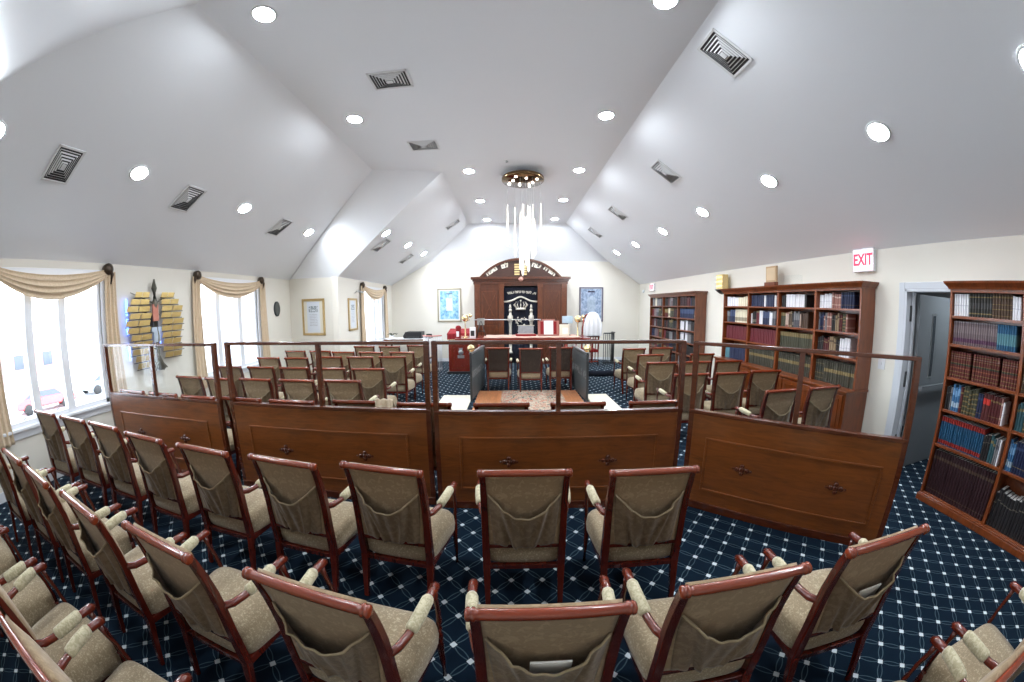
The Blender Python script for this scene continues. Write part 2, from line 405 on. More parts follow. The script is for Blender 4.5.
# a roof shell above the plaster so no daylight leaks in at the seams
rf = MB().box((XL - .4, YF - .4, 4.6), (XR + .4, YB + .4, 4.7))
rf.box((XL - .4, YF - .4, 2.6), (XL - .3, YB + .4, 4.6)); rf.box((XR + .3, YF - .4, 2.6), (XR + .4, YB + .4, 4.6))
rf.box((XL - .3, YF - .4, 2.6), (XR + .3, YF - .3, 4.6)); rf.box((XL - .3, YB + .3, 2.6), (XR + .3, YB + .4, 4.6))
rf.box((XL - .4, YF - .4, 2.62), (XL - .1, YB + .4, 2.7)); rf.box((XR + .1, YF - .4, 2.62), (XR + .4, YB + .4, 2.7))
rf.box((XL - .4, 7.9, 2.62), (XL2 - .1, YB + .4, 2.7))
struct(rf, 'roof', M['ceil'])

# baseboards
mb = MB().box((XL, YF, 0), (XL + .015, 7.88, .11)); struct(mb, 'baseboard_left', M['white'])
mb = MB().box((XR - .015, YF, 0), (XR, DO0 - .08, .11)).box((XR - .015, DO1 + .1, 0), (XR, YB, .11)); struct(mb, 'baseboard_right', M['white'])
mb = MB().box((XL2, YB - .015, 0), (XR, YB, .11)); struct(mb, 'baseboard_back', M['white'])

# ------------------------------------------------------------------ doorway, door leaf and the hall beyond
d = empty('door_1', (0, 0, 0), kind='structure')
mb = MB(); t = .075
mb.box((XR - .02, DO1, 0), (XR + .02, DO1 + t, DOZ + t)).box((XR - .02, DO0 - t, 0), (XR + .02, DO0, DOZ + t)).box((XR - .02, DO0, DOZ), (XR + .02, DO1, DOZ + t))
mb.box((XR - .02, DO1 - .03, 0), (XR + .2, DO1 + .001, DOZ)).box((XR - .02, DO0, 0), (XR + .2, DO0 + .03, DOZ)).box((XR - .02, DO0, DOZ - .03), (XR + .2, DO1, DOZ))
mb.box((XR + .10, DO1 - .055, 0), (XR + .135, DO1 - .03, DOZ - .03))
mb.build('door_frame', M['doorframe'], d, .004)
mb = MB()
for z in (1.85, 1.1, .35): mb.box((XR + .06, DO1 - .036, z - .09), (XR + .10, DO1 - .029, z + .09))
mb.build('hinge', M['iron'], d)
leaf = MB(); x0, x1, ly = XR + .20, XR + 1.08, DO1 - .085
leaf.box((x0, ly, .01), (x1, ly + .045, DOZ - .05)); lf = leaf.build('door_leaf', M['door'], d, .003)
mb = MB().box((x0 + .32, ly - .008, 1.10), (x0 + .42, ly + .001, 1.86)); mb.build('window_trim', M['steel'], lf)
mb = MB().box((x0 + .335, ly - .010, 1.12), (x0 + .405, ly - .002, 1.84)); mb.build('window_pane', M['carglass'], lf)
mb = MB().bar((x0 + .08, ly - .06, 1.0), (x1 - .08, ly - .06, 1.0), .04, .05).bar((x0 + .1, ly - .06, 1.0), (x0 + .1, ly, 1.0), .03, .03, (0, 0, 1)).bar((x1 - .1, ly - .06, 1.0), (x1 - .1, ly, 1.0), .03, .03)
mb.build('push_bar', M['door'], lf)
mb = MB().box((XR + .1, DO0 - .6, -.12), (XR + 2.2, DO1 + 1.2, 0)); struct(mb, 'floor_hall', M['carpet'])
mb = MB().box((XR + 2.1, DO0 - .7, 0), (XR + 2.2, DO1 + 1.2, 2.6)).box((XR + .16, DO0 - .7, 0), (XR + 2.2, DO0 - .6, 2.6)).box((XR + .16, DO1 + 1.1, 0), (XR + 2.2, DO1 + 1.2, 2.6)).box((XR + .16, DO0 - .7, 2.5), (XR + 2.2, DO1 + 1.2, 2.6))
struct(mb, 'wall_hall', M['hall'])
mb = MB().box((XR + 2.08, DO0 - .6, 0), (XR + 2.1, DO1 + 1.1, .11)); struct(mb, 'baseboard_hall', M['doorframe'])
hl = empty('hall_fill_lamp', (XR + 1.0, DO0 + .3, 2.5), 0, 'unseen round ceiling lamp added to light the hall beyond the doorway', 'ceiling light')  # out of view, added to brighten the door leaf and hall
MB().lathe([(.17, 0), (.17, -.03), (.15, -.035)], n=24, caps=False).build('rim', M['vent'], hl); MB().lathe([(.0001, -.05), (.1, -.048), (.16, -.03)], n=24).build('diffuser', emit('hall_fill_glow', (.85, .93, 1, 1), 8.), hl)
sw = MB().box((XR - .008, 2.94, 1.17), (XR, 3.04, 1.31)); o = sw.build('light_switch', M['white'], None, .003); tag(o, 'white light switch plate on the wall between bookcase and doorway', 'light switch')
MB().box((XR - .016, 2.985, 1.225), (XR - .008, 2.995, 1.255)).build('toggle', M['white'], o)

# ------------------------------------------------------------------ windows
def window(n, x, h, mulls, sillz):
    ya, yb, za, zb = h; w = empty('window_%d' % n, (0, 0, 0), kind='structure'); fw = .05
    mb = MB()
    X0, X1 = x - .10, x - .02
    mb.box((X0, ya, za), (X1, ya + fw, zb)).box((X0, yb - fw, za), (X1, yb, zb)).box((X0, ya, zb - fw), (X1, yb, zb)).box((X0, ya, za), (X1, yb, za + .06))
    for m_ in mulls: mb.box((X0 - .01, m_ - .055, za), (X1 + .012, m_ + .055, zb))
    mb.build('window_frame', M['white'], w, .004)
    mb = MB(); e = .085
    mb.box((x - .02, ya - e, za - .02), (x + .02, ya, zb + e)).box((x - .02, yb, za - .02), (x + .02, yb + e, zb + e)).box((x - .02, ya - e, zb), (x + .02, yb + e, zb + e))
    mb.build('casing', M['white'], w, .004)
    mb = MB().box((x - .14, ya - .12, za - .03), (x + .07, yb + .12, za + .005)).box((x - .01, ya - .1, za - .12), (x + .02, yb + .1, za - .03)); mb.build('window_sill', M['white'], w, .006)
    es = [ya] + list(mulls) + [yb]
    for a, b in zip(es, es[1:]):
        MB().box((x - .065, a + .045, za + .05), (x - .058, b - .045, zb - .045)).build('window_pane', M['wglass'], w)
        MB().bar((x - .02, (a + b) / 2, za + .075), (x + .02, (a + b) / 2 + .03, za + .10), .015, .02).build('window_latch', M['white'], w)
window(1, XL, W1, [2.045, 2.54], .68); window(2, XL, W2, [5.5, 6.1], .7); window(3, XL2, W3, [9.9], .85)

def swag(x, h, label, tail_bottom, big):
    ya, yb, za, zb = h; y0, y1 = ya - .06, yb + .10; zt = zb + .10
    c = empty('curtain_swag', (x, (ya + yb) / 2, zb), label=label, cat='curtain', group='scarf curtains draped over the windows'); base = Vector(c.location)
    L = lambda p: tuple(Vector(p) - base)
    def f(u, v):
        y = y0 + (y1 - y0) * u; env = 4 * u * (1 - u)
        ztop = zt - .10 * env; zbot = zt - .10 - .30 * env
        z = ztop + (zbot - ztop) * v
        out = .07 + .05 * math.sin(v * PI) * env + .012 * math.sin(v * 26 + 2 * env) * (.4 + env)
        return L((x + out, y, z + .008 * math.sin(v * 26)))
    MB().grid(f, 36, 26, True, (-.006, 0, 0)).build('swag', M['beigec'], c)
    for s, yy in ((-1, y0), (1, y1)):
        zb_ = tail_bottom if s > 0 else tail_bottom
        def g(u, v, s=s, yy=yy):
            w = .11 + .05 * v; yc = yy + s * (.03 + .02 * v)
            return L((x + .06 + .022 * math.sin(u * 19 + v * 1.2), yc + (u - .5) * w * 1.6, zt - .03 - (zt - .03 - zb_) * v + .03 * u * (v > .98)))
        MB().grid(g, 22, 30, True, (-.005, 0, 0)).build('tail', M['beigec'], c)
        k = MB(); k.lathe([(.03, 0), (.075, .02), (.08, .08), (.035, .11), (.001, .115)], (x - base.x, yy - base.y, zt - base.z), 'x', 16)
        k.tube([L((x + .05, yy + s * .045, zt + .01)), L((x + .07, yy + s * .065, zt - .07)), L((x + .05, yy + s * .05, zt - .2))], [.02, .026, .012], 8)
        k.build('holdback', M['bronze'], c)
swag(XL, W1, 'beige scarf curtain swagged over the wide window beside the front chairs', .55, True)
swag(XL, W2, 'beige scarf curtain over the window beyond the gold tree plaque', .5, True)
swag(XL2, W3, 'beige scarf curtain over the small window nearest the ark wall', .7, False)

# ------------------------------------------------------------------ downlights and ceiling vents
up_of = {'flat': Vector((0, 0, -1)),
         'R': Vector((-1.85, 0, -2.68)).normalized(), 'L': Vector((1.85, 0, -2.93)).normalized(), 'L2': Vector((1.85, 0, -2.75)).normalized()}
def on_plane(kind, x):
    if kind == 'flat': return ZC
    if kind == 'R': return ZC - (x - fr) * 1.85 / (XR - fr)
    if kind == 'L': return ZC - (flx - x) * 1.85 / (flx - XL)
    return ZC - (fl2 - x) * 1.85 / (fl2 - XL2)
def place_on(o, kind, x, y):
    n = up_of[kind]; z = Vector((-n.x, -n.y, -n.z)); yv = Vector((0, 1, 0)); xv = yv.cross(z).normalized(); yv = z.cross(xv)
    o.matrix_world = Matrix(((xv.x, yv.x, z.x, x), (xv.y, yv.y, z.y, y), (xv.z, yv.z, z.z, on_plane(kind, x)), (0, 0, 0, 1)))
dl0 = None
def downlight(kind, x, y, label):
    global dl0
    if dl0 is None:
        dl0 = empty('downlight')
        MB().lathe([(.092, -.001), (.098, -.012), (.108, -.014), (.118, -.008), (.12, 0), (.092, -.001)], n=28).build('trim_ring', M['vent'], dl0)
        MB().lathe([(.0001, -.012), (.06, -.0115), (.094, -.008), (.094, -.002)], n=28).build('lens', M['lens'], dl0)
        o = dl0
    else: o = copy_tree(dl0)
    place_on(o, kind, x, y); tag(o, label, 'ceiling light', 'recessed ceiling downlights'); return o
rows = [('flat', [(-2.1, 2.27), (-2.1, 4.33), (-.78, 6.45), (-.73, 8.34), (-.69, 10.18)], 'on the flat ceiling, window-side row'),
        ('flat', [(1.3, 2.38), (1.3, 4.41), (1.31, 6.39), (1.29, 8.27), (1.32, 10.1)], 'on the flat ceiling, bookcase-side row'),
        ('R', [(3.14, .46), (3.2, 2.11), (3.2, 3.71), (3.2, 5.34), (3.2, 6.92), (3.2, 8.54), (3.17, 10.03)], 'on the slope above the bookcases'),
        ('L', [(-4.12, .95), (-4.12, 2.78), (-4.12, 4.67), (-4.15, 6.6)], 'on the wide slope above the windows'),
        ('L2', [(-2.72, 7.33), (-2.70, 8.9), (-2.68, 10.5)], 'on the narrow slope beyond the wall step')]
for kind, pts, where in rows:
    n = len(pts)
    for i, (x, y) in enumerate(pts):
        k = n - 1 - i
        downlight(kind, x, y, 'round glowing downlight %s, %s from the ark' % (where, ORD[k] if k else 'nearest'))
vt0 = None
def vent(kind, x, y, label, sx=.42, sy=.30):
    global vt0
    if vt0 is None:
        vt0 = empty('ceiling_vent')
        f = MB(); a, b = .21, .15
        for k in range(4):
            pass
        f.box((-a, -b, -.012), (a, -b + .022, 0)).box((-a, b - .022, -.012), (a, b, 0)).box((-a, -b, -.012), (-a + .022, b, 0)).box((a - .022, -b, -.012), (a, b, 0))
        f.build('frame', M['vent'], vt0, .002)
        l = MB()
        for k in range(1, 6):
            q = 1 - k / 6.2; ax, bx = (a - .02) * q, (b - .02) * q; d0, d1, w = -.004 - .005 * k, .006 - .005 * k, .011
            P = [(-ax, -bx), (ax, -bx), (ax, bx), (-ax, bx)]; Q = [(-ax - w, -bx - w), (ax + w, -bx - w), (ax + w, bx + w), (-ax - w, bx + w)]
            for i in range(4):
                j = (i + 1) % 4
                l.add([(P[i][0], P[i][1], d0), (P[j][0], P[j][1], d0), (Q[j][0], Q[j][1], d1), (Q[i][0], Q[i][1], d1),
                       (P[i][0], P[i][1], d0 + .002), (P[j][0], P[j][1], d0 + .002), (Q[j][0], Q[j][1], d1 + .002), (Q[i][0], Q[i][1], d1 + .002)],
                      [(0, 1, 2, 3), (4, 5, 6, 7), (0, 1, 5, 4), (2, 3, 7, 6)])
        l.box((-.03, -.02, -.036), (.03, .02, -.03))
        l.build('louvre', M['vent'], vt0)
        MB().box((-a + .02, -b + .02, -.0035), (a - .02, b - .02, -.0015)).build('backing', M['black'], vt0)
        o = vt0
    else: o = copy_tree(vt0)
    place_on(o, kind, x, y); o.scale = (1.1, 1.1, 1); tag(o, label, 'ceiling vent', 'square louvred ceiling vents'); return o
for i, (x, y) in enumerate([(-1.34, 3.57), (-1.37, 5.3)]): vent('flat', x, y, 'white louvred air vent on the flat ceiling, %s the chandelier' % ('farther from' if i == 0 else 'nearer to'))
for i, (x, y) in enumerate([(2.01, 2.70), (2.43, 5.1), (2.43, 7.6), (2.43, 9.7)]): vent('R', x, y, 'louvred air vent on the slope above the bookcases, %s from the ark' % (ORD[3 - i] if i < 3 else 'nearest one'))
for i, (x, y) in enumerate([(-4.27, 1.87), (-4.25, 3.66), (-4.24, 5.75)]): vent('L', x, y, 'louvred air vent on the wide slope above the windows, %s from the ark' % ORD[2 - i])
for i, (x, y) in enumerate([(-2.99, 7.75), (-3.03, 9.83), (-1.64, 9.74)]): vent('L2', x, y, 'louvred air vent on the narrow slope, ' + ('next to the wall step', 'low down near the ark wall', 'high up near the flat ceiling')[i])
o = MB().lathe([(.03, 0), (.035, -.012), (.012, -.03), (.0001, -.032)], n=14).build('sprinkler', M['steel']); o.location = (-.06, 6.02, ZC); tag(o, 'small metal sprinkler head on the flat ceiling before the chandelier', 'sprinkler')

# ------------------------------------------------------------------ chandelier
CX, CY = .25, 6.6
ch = empty('chandelier', (CX, CY, ZC - .001), label='bronze disc chandelier with long glowing twisted glass drops over the aisle', cat='chandelier')
MB().lathe([(.0001, -.09), (.40, -.09), (.41, -.10), (.41, -.15), (.40, -.16), (.0001, -.16)], n=40).build('canopy', M['mirrorbronze'], ch)
MB().lathe([(.07, 0), (.07, -.02), (.02, -.03), (.02, -.09)], n=16).build('stem', M['mirrorbronze'], ch)
for k in range(8):
    a = k * 2 * PI / 8 + .3; r = .30 if k % 2 else .2
    MB().lathe([(.022, -.16), (.024, -.175), (.012, -.181), (.0001, -.182)], (r * math.cos(a), r * math.sin(a), 0), n=12).build('spotlight', M['bulb'], ch)
dr = [(-.30, -.05, 3.80, 2.99), (-.155, .20, 3.82, 2.82), (-.06, -.20, 3.62, 2.62), (-.01, .05, 3.85, 2.43), (.05, -.12, 3.55, 2.60), (.105, .10, 3.50, 2.51),
      (.02, .27, 3.90, 2.75), (.17, -.22, 3.75, 2.72), (.225, .05, 3.55, 2.82), (.15, .24, 3.85, 2.95), (.345, .02, 3.85, 3.0), (-.05, .12, 3.4, 2.55), (.09, -.02, 3.8, 2.9)]
for i, (x, y, zt, zb) in enumerate(dr):
    dp = empty('pendant_drop', (x, y, 0)); dp.parent = ch
    w = MB().tube([(0, 0, -.16), (0, 0, zt - ZC)], .0022, 5); w.build('wire', M['steel'], dp)
    L = zt - zb; g = MB(); prof = []
    n = 26; vs = []; seg = 10
    for a in range(n + 1):
        t = a / n; r = .010 + .017 * t ** .7 if t < .9 else .027 * math.sqrt(max(0, 1 - ((t - .9) / .1) ** 2)) + .0005
        for b in range(seg):
            th = 2 * PI * b / seg; rr = r * (1 + .16 * math.cos(3 * th + t * 22))
            vs.append((rr * math.cos(th), rr * math.sin(th), zt - ZC - L * t))
    g.add(vs, [(a * seg + b, a * seg + (b + 1) % seg, (a + 1) * seg + (b + 1) % seg, (a + 1) * seg + b) for a in range(n) for b in range(seg)], True)
    g.build('glass_drop', M['drop'], dp)

# ------------------------------------------------------------------ armchairs
def make_chair(dark=False):
    root = empty('armchair')
    wd, rl = M['chair_wood'], M['chair_rail']
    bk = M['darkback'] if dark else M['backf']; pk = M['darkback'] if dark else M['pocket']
    yc = lambda z: -.232 - (.45 * (z - .60) ** 2 if z > .60 else 0) - (0 if z > .3 else (.3 - z) * .25)
    for s in (-1, 1):
        zs = [0, .1, .2, .3, .42, .5, .58, .66, .74, .82, .89, .94]
        pts = [(s * (.222 + .008 * z), yc(z) , z) for z in zs]
        MB().tube(pts, [.013, .015, .017] + [.019] * 6 + [.018, .017, .016], 4, True, [.015, .017, .02, .023, .023, .021, .02, .02, .019, .018, .017, .016], (1, 0, 0), True, False).build('leg', wd, root, .004)
        f = MB().tube([(s * .266, .150, 0), (s * .266, .150, .12), (s * .266, .148, .24), (s * .266, .145, .33), (s * .266, .145, .38)], [.011, .014, .018, .021, .021], 10)
        f.build('leg', wd, root)
        sp = MB().tube([(s * .266, .146, .34), (s * .276, .150, .43), (s * .282, .140, .52), (s * .284, .122, .60), (s * .284, .115, .645)], [.015, .014, .012, .013, .016], 8); sp.build('arm_support', wd, root)
        arm = MB().tube([(s * .232, -.228, .655), (s * .246, -.18, .640), (s * .262, -.12, .643), (s * .278, -.02, .655), (s * .284, .06, .665), (s * .285, .13, .664), (s * .285, .150, .655)],
                        [.015, .018, .018, .018, .020, .022, .016], 10, True, [.018, .020, .018, .018, .020, .022, .015]).build('arm', M['arm_wood'], root)
        pd = MB().tube([(s * .264, -.105, .648), (s * .266, -.095, .650), (s * .2765, -.02, .660), (s * .282, .05, .668), (s * .2825, .062, .668)], [.020, .026, .027, .026, .021], 12, True, [.020, .028, .030, .028, .021]).build('arm_pad', M['pad'], arm)
    ap = MB(); ap.bar((-.222, yc(.3), .285), (.222, yc(.3), .285), .028, .032, (0, 0, 1)); ap.bar((-.258, .145, .30), (.258, .145, .30), .03, .05)
    for s in (-1, 1): ap.bar((s * .226, -.22, .288), (s * .258, .145, .30), .026, .04)
    ap.build('seat_frame', wd, root, .003)
    # seat cushion: superellipse slab with crowned top
    st = MB(); N = 36; rings = []
    for (k, z) in ((.97, .302), (1.0, .315), (1.02, .36), (1.0, .415), (.93, .447), (.75, .462), (.4, .470), (.02, .472)):
        ring = []
        for j in range(N):
            th = 2 * PI * j / N; c, d_ = math.cos(th), math.sin(th); e = .34
            px = math.copysign(abs(c) ** e, c); py = math.copysign(abs(d_) ** e, d_)
            w = .238 + .050 * (py + 1) / 2
            ring.append((px * w * k, -.028 + py * .200 * k, z))
        rings.append(ring)
    vs = [p for r in rings for p in r]; fs = [(i * N + j, i * N + (j + 1) % N, (i + 1) * N + (j + 1) % N, (i + 1) * N + j) for i in range(len(rings) - 1) for j in range(N)]
    fs.append(tuple(range(N))); fs.append(tuple((len(rings) - 1) * N + j for j in range(N)))
    st.add(vs, fs, True); st.build('seat', M['seat'], root)
    b = MB()
    def front(u, v):
        z = .445 + (.960 - .445) * v; x = (u - .5) * .445
        puff = .028 * (1 - (2 * u - 1) ** 6) * (1 - (2 * v - 1) ** 6)
        return (x, yc(min(z, .94)) + .020 + puff, z)
    def backs(u, v):
        z = .445 + (.94 - .445) * v; x = (u - .5) * .43
        return (x, yc(z) - .009 - .003 * (1 - (2 * u - 1) ** 4), z)
    nu, nv = 14, 14
    V1 = [front(i / nu, j / nv) for j in range(nv + 1) for i in range(nu + 1)]; V2 = [backs(i / nu, j / nv) for j in range(nv + 1) for i in range(nu + 1)]
    w_ = nu + 1; F = [(j * w_ + i, j * w_ + i + 1, (j + 1) * w_ + i + 1, (j + 1) * w_ + i) for j in range(nv) for i in range(nu)]; K = len(V1)
    F2 = [tuple(q + K for q in f) for f in F]
    ring = [i for i in range(w_)] + [j * w_ + nu for j in range(1, nv + 1)] + [nv * w_ + i for i in range(nu - 1, -1, -1)] + [j * w_ for j in range(nv - 1, 0, -1)]
    S = [(a, c, c + K, a + K) for a, c in zip(ring, ring[1:] + ring[:1])]
    b.add(V1 + V2, F + F2 + S, True); b.build('backrest', bk, root)
    if not dark:
        p = MB()
        def pocket(u, v):
            a = 2 * u - 1
            ztop = .680 + .125 * max(0, (abs(a) - .20) / .80) ** 1.25; zbot = .436 + .02 * abs(a) ** 1.5
            z = zbot + (ztop - zbot) * v
            sag = (1 - abs(a) ** 2.5) * (.062 * v ** 1.2 + .010)
            fold = (.012 * math.exp(-((abs(a) - (.30 + .28 * v)) / .07) ** 2) - .010 * math.exp(-((abs(a) - (.46 + .25 * v)) / .09) ** 2) + .003 * math.sin(a * 17)) * (1 - abs(a) ** 4)
            x = a * (.203 - .030 * (1 - v) ** 1.4)
            return (x, yc(z) - .013 - sag - fold * 1.3, z)
        p.grid(pocket, 34, 18, True, (0, .004, 0))
        hem = [Vector(pocket(i / 24, 1)) + Vector((0, 0, .001)) for i in range(25)]
        p.cur = 1; p.tube(hem, .0055, 6)
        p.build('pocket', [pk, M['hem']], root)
    lr = MB().bar((-.215, yc(.44) - .004, .442), (.215, yc(.44) - .004, .442), .024, .022); lr.build('lower_rail', wd, root, .003)
    y, z = yc(.95) - .012, .955
    tr = MB().lathe([(.0001, -.257), (.016, -.256), (.0225, -.251), (.023, -.243), (.0175, -.239), (.023, -.235), (.023, -.227), (.0175, -.223), (.0185, -.21), (.0195, 0), (.0185, .21), (.0175, .223), (.023, .227), (.023, .235), (.0175, .239), (.023, .243), (.0225, .251), (.016, .256), (.0001, .257)], (0, y, z), 'x', 14)
    tr.build('top_rail', rl, root)
    return root
proto = make_chair(); used = [False]
RY = .232 + .45 * .35 ** 2 + .012   # distance from chair origin back to its top rail
def chair(x, yr, rz, label, group):
    o = proto if not used[0] else copy_tree(proto); used[0] = True
    o.location = (x + RY * -math.sin(rz) * 1., yr + RY * math.cos(rz), 0); o.rotation_euler = (0, 0, rz)
    tag(o, label, 'chair', group); return o
R = math.radians
G1, G2, G3 = 'armchairs in front of the partition', 'armchairs beyond the partition on the window side', 'armchairs beyond the partition by the bookcases'
def row(items, fmt, group):
    for i, it in enumerate(items):
        x, y = it[0], it[1]; a = R(it[2]) if len(it) > 2 else R(random.uniform(-.8, .8))
        chair(x, y, a, fmt % ORD[i], group)
row([(-4.72, 1.80, 3), (-4.05, 1.83, 1), (-3.45, 1.84, -2), (-2.75, 1.78, -4), (-2.05, 1.74, -4), (-1.37, 1.71, -6), (-.73, 1.705, -8), (.07, 1.69, 0), (.778, 1.65, -2)],
    'beige upholstered armchair facing the partition, %s from the windows in that row', G1)
row([(-4.13, .93, -2), (-3.50, .95, -3), (-2.85, .91, -6), (-2.13, .86, -8), (-1.44, .85, -7), (-.675, .80, -8), (.115, .785, 0), (.784, .81, -2), (1.50, .78, -5)],
    'armchair with pocketed back, %s from the windows in the second row from the partition', G1)
row([(-3.40, .16, -2), (-2.76, .16, -2), (-2.08, .155, -2), (-1.40, .10, -3)],
    'armchair in the row farthest from the partition, %s from the windows', G1)
for i, (x, y, a) in enumerate([(1.25, .01, -6), (1.96, -.07, -8)]):
    chair(x, y, R(a), 'armchair alone near the door-side bookcase, %s' % ('farther from its shelves' if i == 0 else 'nearer to its shelves'), G1)
gridrows = [
    ([(-4.60, 2.95), (-3.98, 2.95), (-3.37, 2.94), (-2.77, 2.97), (-2.15, 2.97), (-1.47, 3.03), (-.80, 2.99)], 'row directly behind the partition'),
    ([(-4.60, 3.89), (-3.98, 3.87), (-3.37, 3.90), (-2.72, 3.91), (-2.09, 3.93)], 'second row behind the partition'),
    ([(-4.63, 4.77), (-3.99, 4.78), (-3.35, 4.77), (-2.72, 4.76), (-2.10, 4.75)], 'third row behind the partition'),
    ([(-4.62, 5.78), (-3.99, 5.78), (-3.37, 5.92), (-2.76, 5.92), (-2.15, 5.95)], 'fourth row behind the partition'),
    ([(-4.69, 6.78), (-4.07, 6.77), (-3.45, 6.62), (-2.82, 6.57), (-2.17, 6.57)], 'fifth row behind the partition'),
    ([(-3.42, 7.60), (-2.79, 7.57), (-2.18, 7.75)], 'last row before the ark')]
for pts, nm in gridrows: row(pts, 'beige armchair, %s from the windows in the window-side block, ' + nm, G2)
for i, (x, y) in enumerate([(-.09, 2.98), (.61, 2.98), (1.34, 2.97)]):
    chair(x, y, R(random.uniform(-2, 2)), 'armchair whose top rail shows above the partition panel before the rug, ' + ('window-side one', 'middle one', 'bookcase-side one')[i], 'armchairs behind the third partition panel')
rr = [([(2.58, 6.88, 1), (3.24, 6.98, 0)], 'sixth'), ([(2.57, 6.0, 1), (3.79, 6.0, 0)], 'fifth'), ([(2.39, 5.12, 0), (3.01, 5.14, 0), (3.72, 5.15, 0)], 'fourth'),
      ([(2.39, 4.18, 0), (3.01, 4.18, 0), (3.76, 4.23, -2)], 'third'), ([(2.98, 3.16, 3), (3.72, 3.16, 2)], 'second')]
for pts, nm in rr:
    for i, (x, y, a) in enumerate(pts):
        x = min(x, 3.63)
        chair(x, y, R(a), 'beige armchair in the bookcase-side block, %s row from the partition, %s from the aisle' % (nm if nm != 'second' else 'nearest', ORD[i]), G3)
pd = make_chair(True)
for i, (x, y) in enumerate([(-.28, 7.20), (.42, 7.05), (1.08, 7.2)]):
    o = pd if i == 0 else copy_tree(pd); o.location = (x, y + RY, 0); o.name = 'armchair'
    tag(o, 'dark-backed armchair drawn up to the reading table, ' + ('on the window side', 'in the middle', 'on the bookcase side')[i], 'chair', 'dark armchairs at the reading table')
# papers in two pockets, a scarf on one chair
def pocket_booklet(cx_, cy_, rz, label, cat='booklet'):
    o = MB().box((-.07, -.004, -.055), (.07, .004, .055)).build('booklet', M['paper'], None, .002)
    o.matrix_world = Matrix.Translation((cx_ + RY * -math.sin(rz), cy_ + RY * math.cos(rz), 0)) @ Matrix.Rotation(rz, 4, 'Z') @ Matrix.Translation((.01, -.275, .652)) @ Matrix.Rotation(R(12), 4, 'X')
    tag(o, label, cat)
pocket_booklet(.115, .785, 0, 'white booklet in the back pocket of the armchair nearest the camera')
pocket_booklet(1.50, .78, R(-4), 'white booklet in the pocket of the armchair nearest the askew partition')
def scarf(u, v):
    a = v * 2 - 1; y = 2.98 + .10 * a; z = .985 - .20 * max(0, abs(a) - .12) ** .9 + .006 * math.sin(u * 17)
    return (-1.27 + u * .17 + .01 * math.sin(v * 9), y + .04 + .01 * math.sin(u * 13), z)
o = MB().grid(scarf, 20, 24, True, (0, 0, .008)).build('scarf', M['beigec']); tag(o, 'crumpled beige scarf draped over a chair corner behind the partition', 'scarf')

# ------------------------------------------------------------------ partitions
def partition(p0, p1, midt, zt, label, jog=0.):
    p0, p1 = Vector((*p0, 0)), Vector((*p1, 0)); L = (p1 - p0).length; ang = math.atan2((p1 - p0).y, (p1 - p0).x)
    r = empty('partition', p0, ang, label, 'partition', 'wood and glass partition panels'); ph = .93; t = .022
    MB().box((.02, -t, .03), (L - .02, t, ph - .02)).build('panel', M['partition'], r, .002)
    MB().box((0, -.03, ph - .02), (L, .03, ph + .012)).build('cap_rail', M['partition_dark'], r, .004)
    MB().box((0, -.032, 0), (L, .032, .075)).build('base_rail', M['partition_dark'], r, .004)
    for x in (.022, L - .022): MB().box((x - .022, -.024, .075), (x + .022, .024, zt)).build('post', M['partition_dark'], r, .003)
    xm = L * midt; MB().box((xm - .02, -.022, ph), (xm + .02, .022, zt - .02)).build('post', M['partition_dark'], r, .003)
    MB().box((0, -.026, zt - .03), (L, .026, zt)).build('top_rail', M['partition_dark'], r, .004)
    for a, b in ((.04, xm - .02), (xm + .02, L - .04)): MB().box((a, -.003, ph + .01), (b, .003, zt - .03)).build('glass_pane', M['glass'], r)
    for s in (-1, 1):
        m_ = MB(); x0, x1, z0, z1 = (.22, L - .22, .20, .71) if L > 1.8 else (.17, L - .15, .20, .71); w = .022; y = s * t
        for a, b in (((x0, z0), (x1, z0 + w)), ((x0, z1 - w), (x1, z1)), ((x0, z0), (x0 + w, z1)), ((x1 - w, z0), (x1, z1))):
            m_.box((a[0], y - .009 * (s < 0), a[1]), (b[0], y + .009 * (s > 0), b[1]))
        m_.build('panel_molding', M['partition'], r, .004)
        for q in ((.245, .745) if L > 1.8 else (.235, .77)):
            xo = x0 + (x1 - x0) * q; o = MB(); zc = .475
            for dx, dz, rad in ((0, 0, .026), (-.040, 0, .023), (.040, 0, .023), (0, .033, .021), (0, -.033, .021), (-.075, 0, .010), (.075, 0, .010)):
                o.lathe([(rad, 0), (rad * .8, .009), (rad * .35, .012), (.0001, .007)] if s > 0 else [(rad, 0), (rad * .8, -.009), (rad * .35, -.012), (.0001, -.007)], (xo + dx, y, zc + dz), 'y', 12)
            o.build('carved_rosette', M['partition_dark'], r)
    return r
partition((-5.05, 2.90), (-3.015, 2.935), .49, 1.54, 'wood and glass partition standing nearest the windows')
partition((-2.87, 2.935), (-.715, 2.90), .51, 1.55, 'wood and glass partition, second from the windows')
partition((-.68, 2.86), (1.535, 2.825), .49, 1.555, 'wood and glass partition in the middle of the aisle before the rug')
partition((1.60, 2.79), (2.89, 1.61), .495, 1.545, 'wood and glass partition standing askew beside the bookcases')

